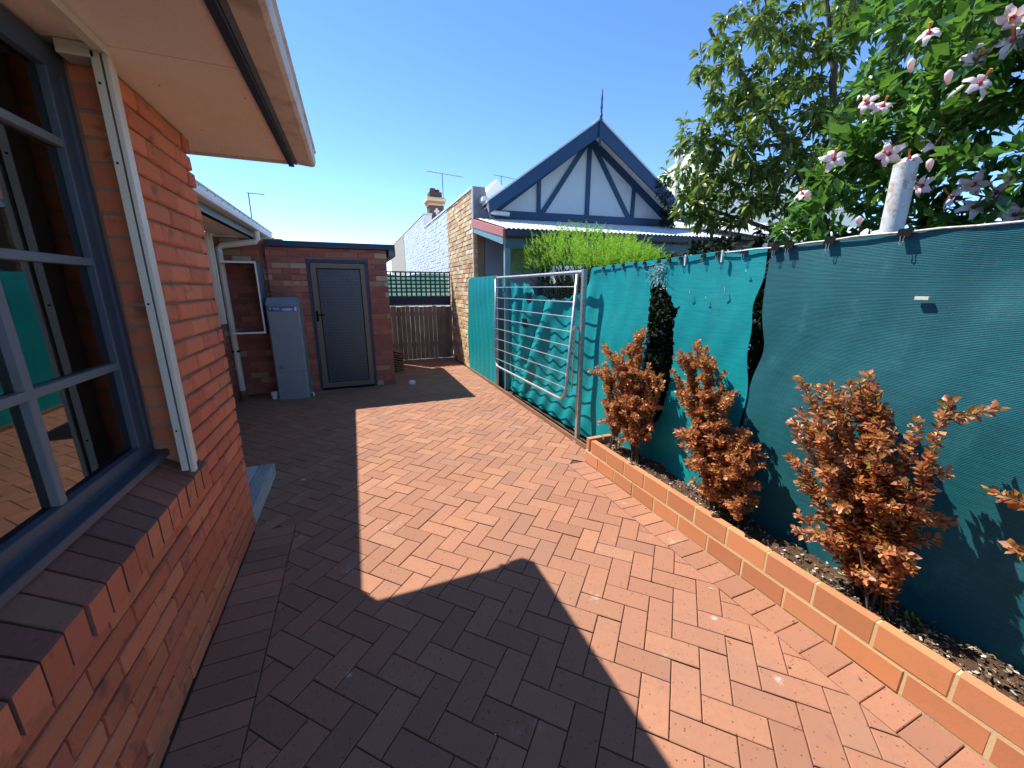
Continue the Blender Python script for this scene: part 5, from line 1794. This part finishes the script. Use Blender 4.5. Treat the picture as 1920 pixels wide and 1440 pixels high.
for k in range(3600):
    e = ells[rg.integers(len(ells))]
    v = unit(rg.normal(0, 1, 3)) * rg.uniform(.50, 1.0) ** .6
    if v[2] < -.5: continue
    lump = 1 + .12 * math.sin(v[0] * 7 + e[0][1] * 5) + .12 * math.sin(v[1] * 9 + 1.3)
    b = np.array(e[0]) + v * np.array(e[1]) * lump
    if b[0] < 2.30: continue
    d = unit(np.array([v[0] * .7, v[1] * .7, .9]) + rg.normal(0, .28, 3))
    ln = rg.uniform(.05, .125)
    n = int(ln / .0036)
    s = np.linspace(.0, 1, n)[:, None]
    bend = rg.normal(0, .25, 3)
    p = b + d * s * ln + bend * (s ** 2) * ln * .4
    o = unit(rg.normal(0, 1, (n, 3)))
    PB.append(p); DB.append(unit(d * .55 + o * 1.0)); LB.append(rg.uniform(.014, .026, n) * (1.15 - .5 * s[:, 0]))
n_up = len(PB)
# dead fronds hanging behind the gate, the bush's shade put into their dark colour
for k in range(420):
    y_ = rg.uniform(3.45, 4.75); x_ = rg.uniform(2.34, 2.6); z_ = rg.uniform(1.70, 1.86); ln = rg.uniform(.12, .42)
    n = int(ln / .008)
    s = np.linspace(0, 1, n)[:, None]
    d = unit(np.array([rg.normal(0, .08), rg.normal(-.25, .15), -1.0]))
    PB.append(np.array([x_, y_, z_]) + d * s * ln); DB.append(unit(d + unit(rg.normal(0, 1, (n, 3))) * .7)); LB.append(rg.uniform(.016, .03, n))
NF = sum(len(p) for p in PB[:n_up])
PB, DB, LB = np.concatenate(PB), np.concatenate(DB), np.concatenate(LB)
S = unit(np.cross(DB, rg.normal(0, 1, DB.shape))) * (LB[:, None] * .15)
V = np.stack([PB - S, PB + S, PB + DB * LB[:, None]], 1).reshape(-1, 3)
np_mesh("crown", V[:NF * 3], np.arange(NF * 3).reshape(-1, 3), M["rosemary"], ros)
np_mesh("hanging_fronds", V[NF * 3:], np.arange(len(V) - NF * 3).reshape(-1, 3), M["dark_and_shade_leaf"], ros)

# --- shrubs added behind the cloth to darken its openings, shade in their leaf colour, a grey paling fence in the neighbour's garden, climber on the gable
for (c, r_, sd, lb) in (((2.85, 2.45, 1.1), (.50, .80, 1.05), 51, "added leafy shrub, shade put into its leaf colour, seen through the tear in the teal cloth"), ((2.75, 1.60, 1.0), (.38, .40, .95), 52, "added leafy shrub, shade put into its leaf colour, seen through the seam between the cloths"),
                        ((2.9, 4.2, .80), (.5, 1.1, .80), 53, "added leafy shrub, shade put into its leaf colour, behind the torn cloth of the gate")):
    t = thing("shade_backing_shrub", lb, "shrub", (c[0], c[1], -0.03))
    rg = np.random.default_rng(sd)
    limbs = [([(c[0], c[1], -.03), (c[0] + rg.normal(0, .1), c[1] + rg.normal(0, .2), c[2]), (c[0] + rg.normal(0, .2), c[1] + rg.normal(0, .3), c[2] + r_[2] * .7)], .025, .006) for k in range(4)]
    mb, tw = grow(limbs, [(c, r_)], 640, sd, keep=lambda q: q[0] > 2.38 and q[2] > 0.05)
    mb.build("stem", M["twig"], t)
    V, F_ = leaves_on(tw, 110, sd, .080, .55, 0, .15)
    np_mesh("crown", V, F_, M["dark_and_shade_leaf"], t)
gf = thing("garden_paling_fence", "silvered grey paling fence in the garden behind the gate", "fence", (3.5, 6.0, -0.05))
y = 4.6
while y < 7.0:
    MB().box(3.50, 3.52, y, y + 0.096, -0.05, 1.70 + random.uniform(-.01, .01)).build("paling", M["grey_paling"], gf)
    y += 0.10
MB().box(3.521, 3.56, 4.6, 7.0, 0.4, 0.48).build("rail", M["grey_paling"], gf)
MB().box(3.521, 3.56, 4.6, 7.0, 1.4, 1.48).build("rail", M["grey_paling"], gf)

vine = thing("climbing_vine", "dark climbing vine over the right foot of the blue gable", "vine", (*fr_(3.9, -0.5, 0)[:2], 0))
rg = np.random.default_rng(61)
limb = [np.array(fr_(3.95, -0.45, 0.0)), np.array(fr_(3.95, -0.45, 2.6)), np.array(fr_(3.75, -.47, 3.2)), np.array(fr_(3.45, -.48, 3.62))]
mb, tw = grow([(limb, .02, .006)], [(fr_(3.62, -.50, 3.42), (.20, .12, .22), 1, .8), (fr_(3.82, -.45, 3.05), (.22, .2, .3), 1, 1.4), (fr_(3.95, -.3, 2.8), (.25, .2, .15), 1, .7)], 70, 62)
mb.build("stem", M["twig"], vine)
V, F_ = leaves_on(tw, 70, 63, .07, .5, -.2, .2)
np_mesh("crown", V, F_, M["dark_and_shade_leaf"], vine)

# moss and crumbs caught in the paving joints
rg = np.random.default_rng(77)
P, D, LL = [], [], []
for Pq in [t_[1] for t_ in seen[:420]]:
    for k in range(len(Pq)):
        a, b = np.array(Pq[k]), np.array(Pq[(k + 1) % len(Pq)])
        if rg.random() < .05:
            c = a + (b - a) * rg.random()
            for j in range(rg.integers(2, 7)):
                P.append([c[0] + rg.normal(0, .004), c[1] + rg.normal(0, .004), -.002]); D.append(unit(rg.normal(0, 1, 3) * np.array([1, 1, .3]) + np.array([0, 0, .6]))); LL.append(rg.uniform(.004, .011))
P, D, LL = np.array(P), np.array(D), np.array(LL)
V, F_ = leaf_arrays(P, D, unit(rg.normal(0, 1, P.shape) + np.array([0, 0, 1])), LL, LL * .5)
tag(np_mesh("joint_debris", V, F_, M["mulch"]), "fine crumbs and leaf scraps caught in the paving joints", "debris", kind="stuff")

# loose dry leaves on the paving
rg = np.random.default_rng(71)
pts = [(-0.43, 3.03, .0), (-0.30, 3.35, 0), (0.62, 1.55, 0), (1.62, 0.80, 0), (1.70, 1.25, 0), (1.86, 0.66, 0), (1.88, 0.95, 0), (1.50, 0.98, 0), (1.85, 1.42, 0), (1.90, 2.05, 0), (2.0, 4.35, 0)]
LEAF_AT = ["dry leaf on shaded paving in front of the wooden step", "dry leaf on shaded paving beyond the wooden step", "dry leaf at the tip of the eave shadow", "dry leaf beside the header course below the spreading shrub",
           "dry leaf on the header course below the seam of the cloths", "dry leaf against the planter foot below the spreading shrub", "pale dry leaf against the planter foot between two shrubs",
           "dry leaf on herringbone pavers near the planter", "dry leaf against the planter foot below the small dark shrub", "dry leaf against the planter foot below the leaning shrub", "dry leaf on paving in front of the steel gate"]
for k, p in enumerate(pts):
    P = np.array([[p[0], p[1], 0.006]])
    D = unit(np.array([[math.cos(k * 2.1), math.sin(k * 2.1), .08]]))
    V, F_ = leaf_arrays(P, D, np.array([[0.05, 0, 1.0]]), [random.uniform(.018, .04)], [random.uniform(.006, .013)])
    o = np_mesh("dry_leaf", V, F_, M["mulch"])
    tag(o, LEAF_AT[k], "leaf", "dry leaves on the paving")
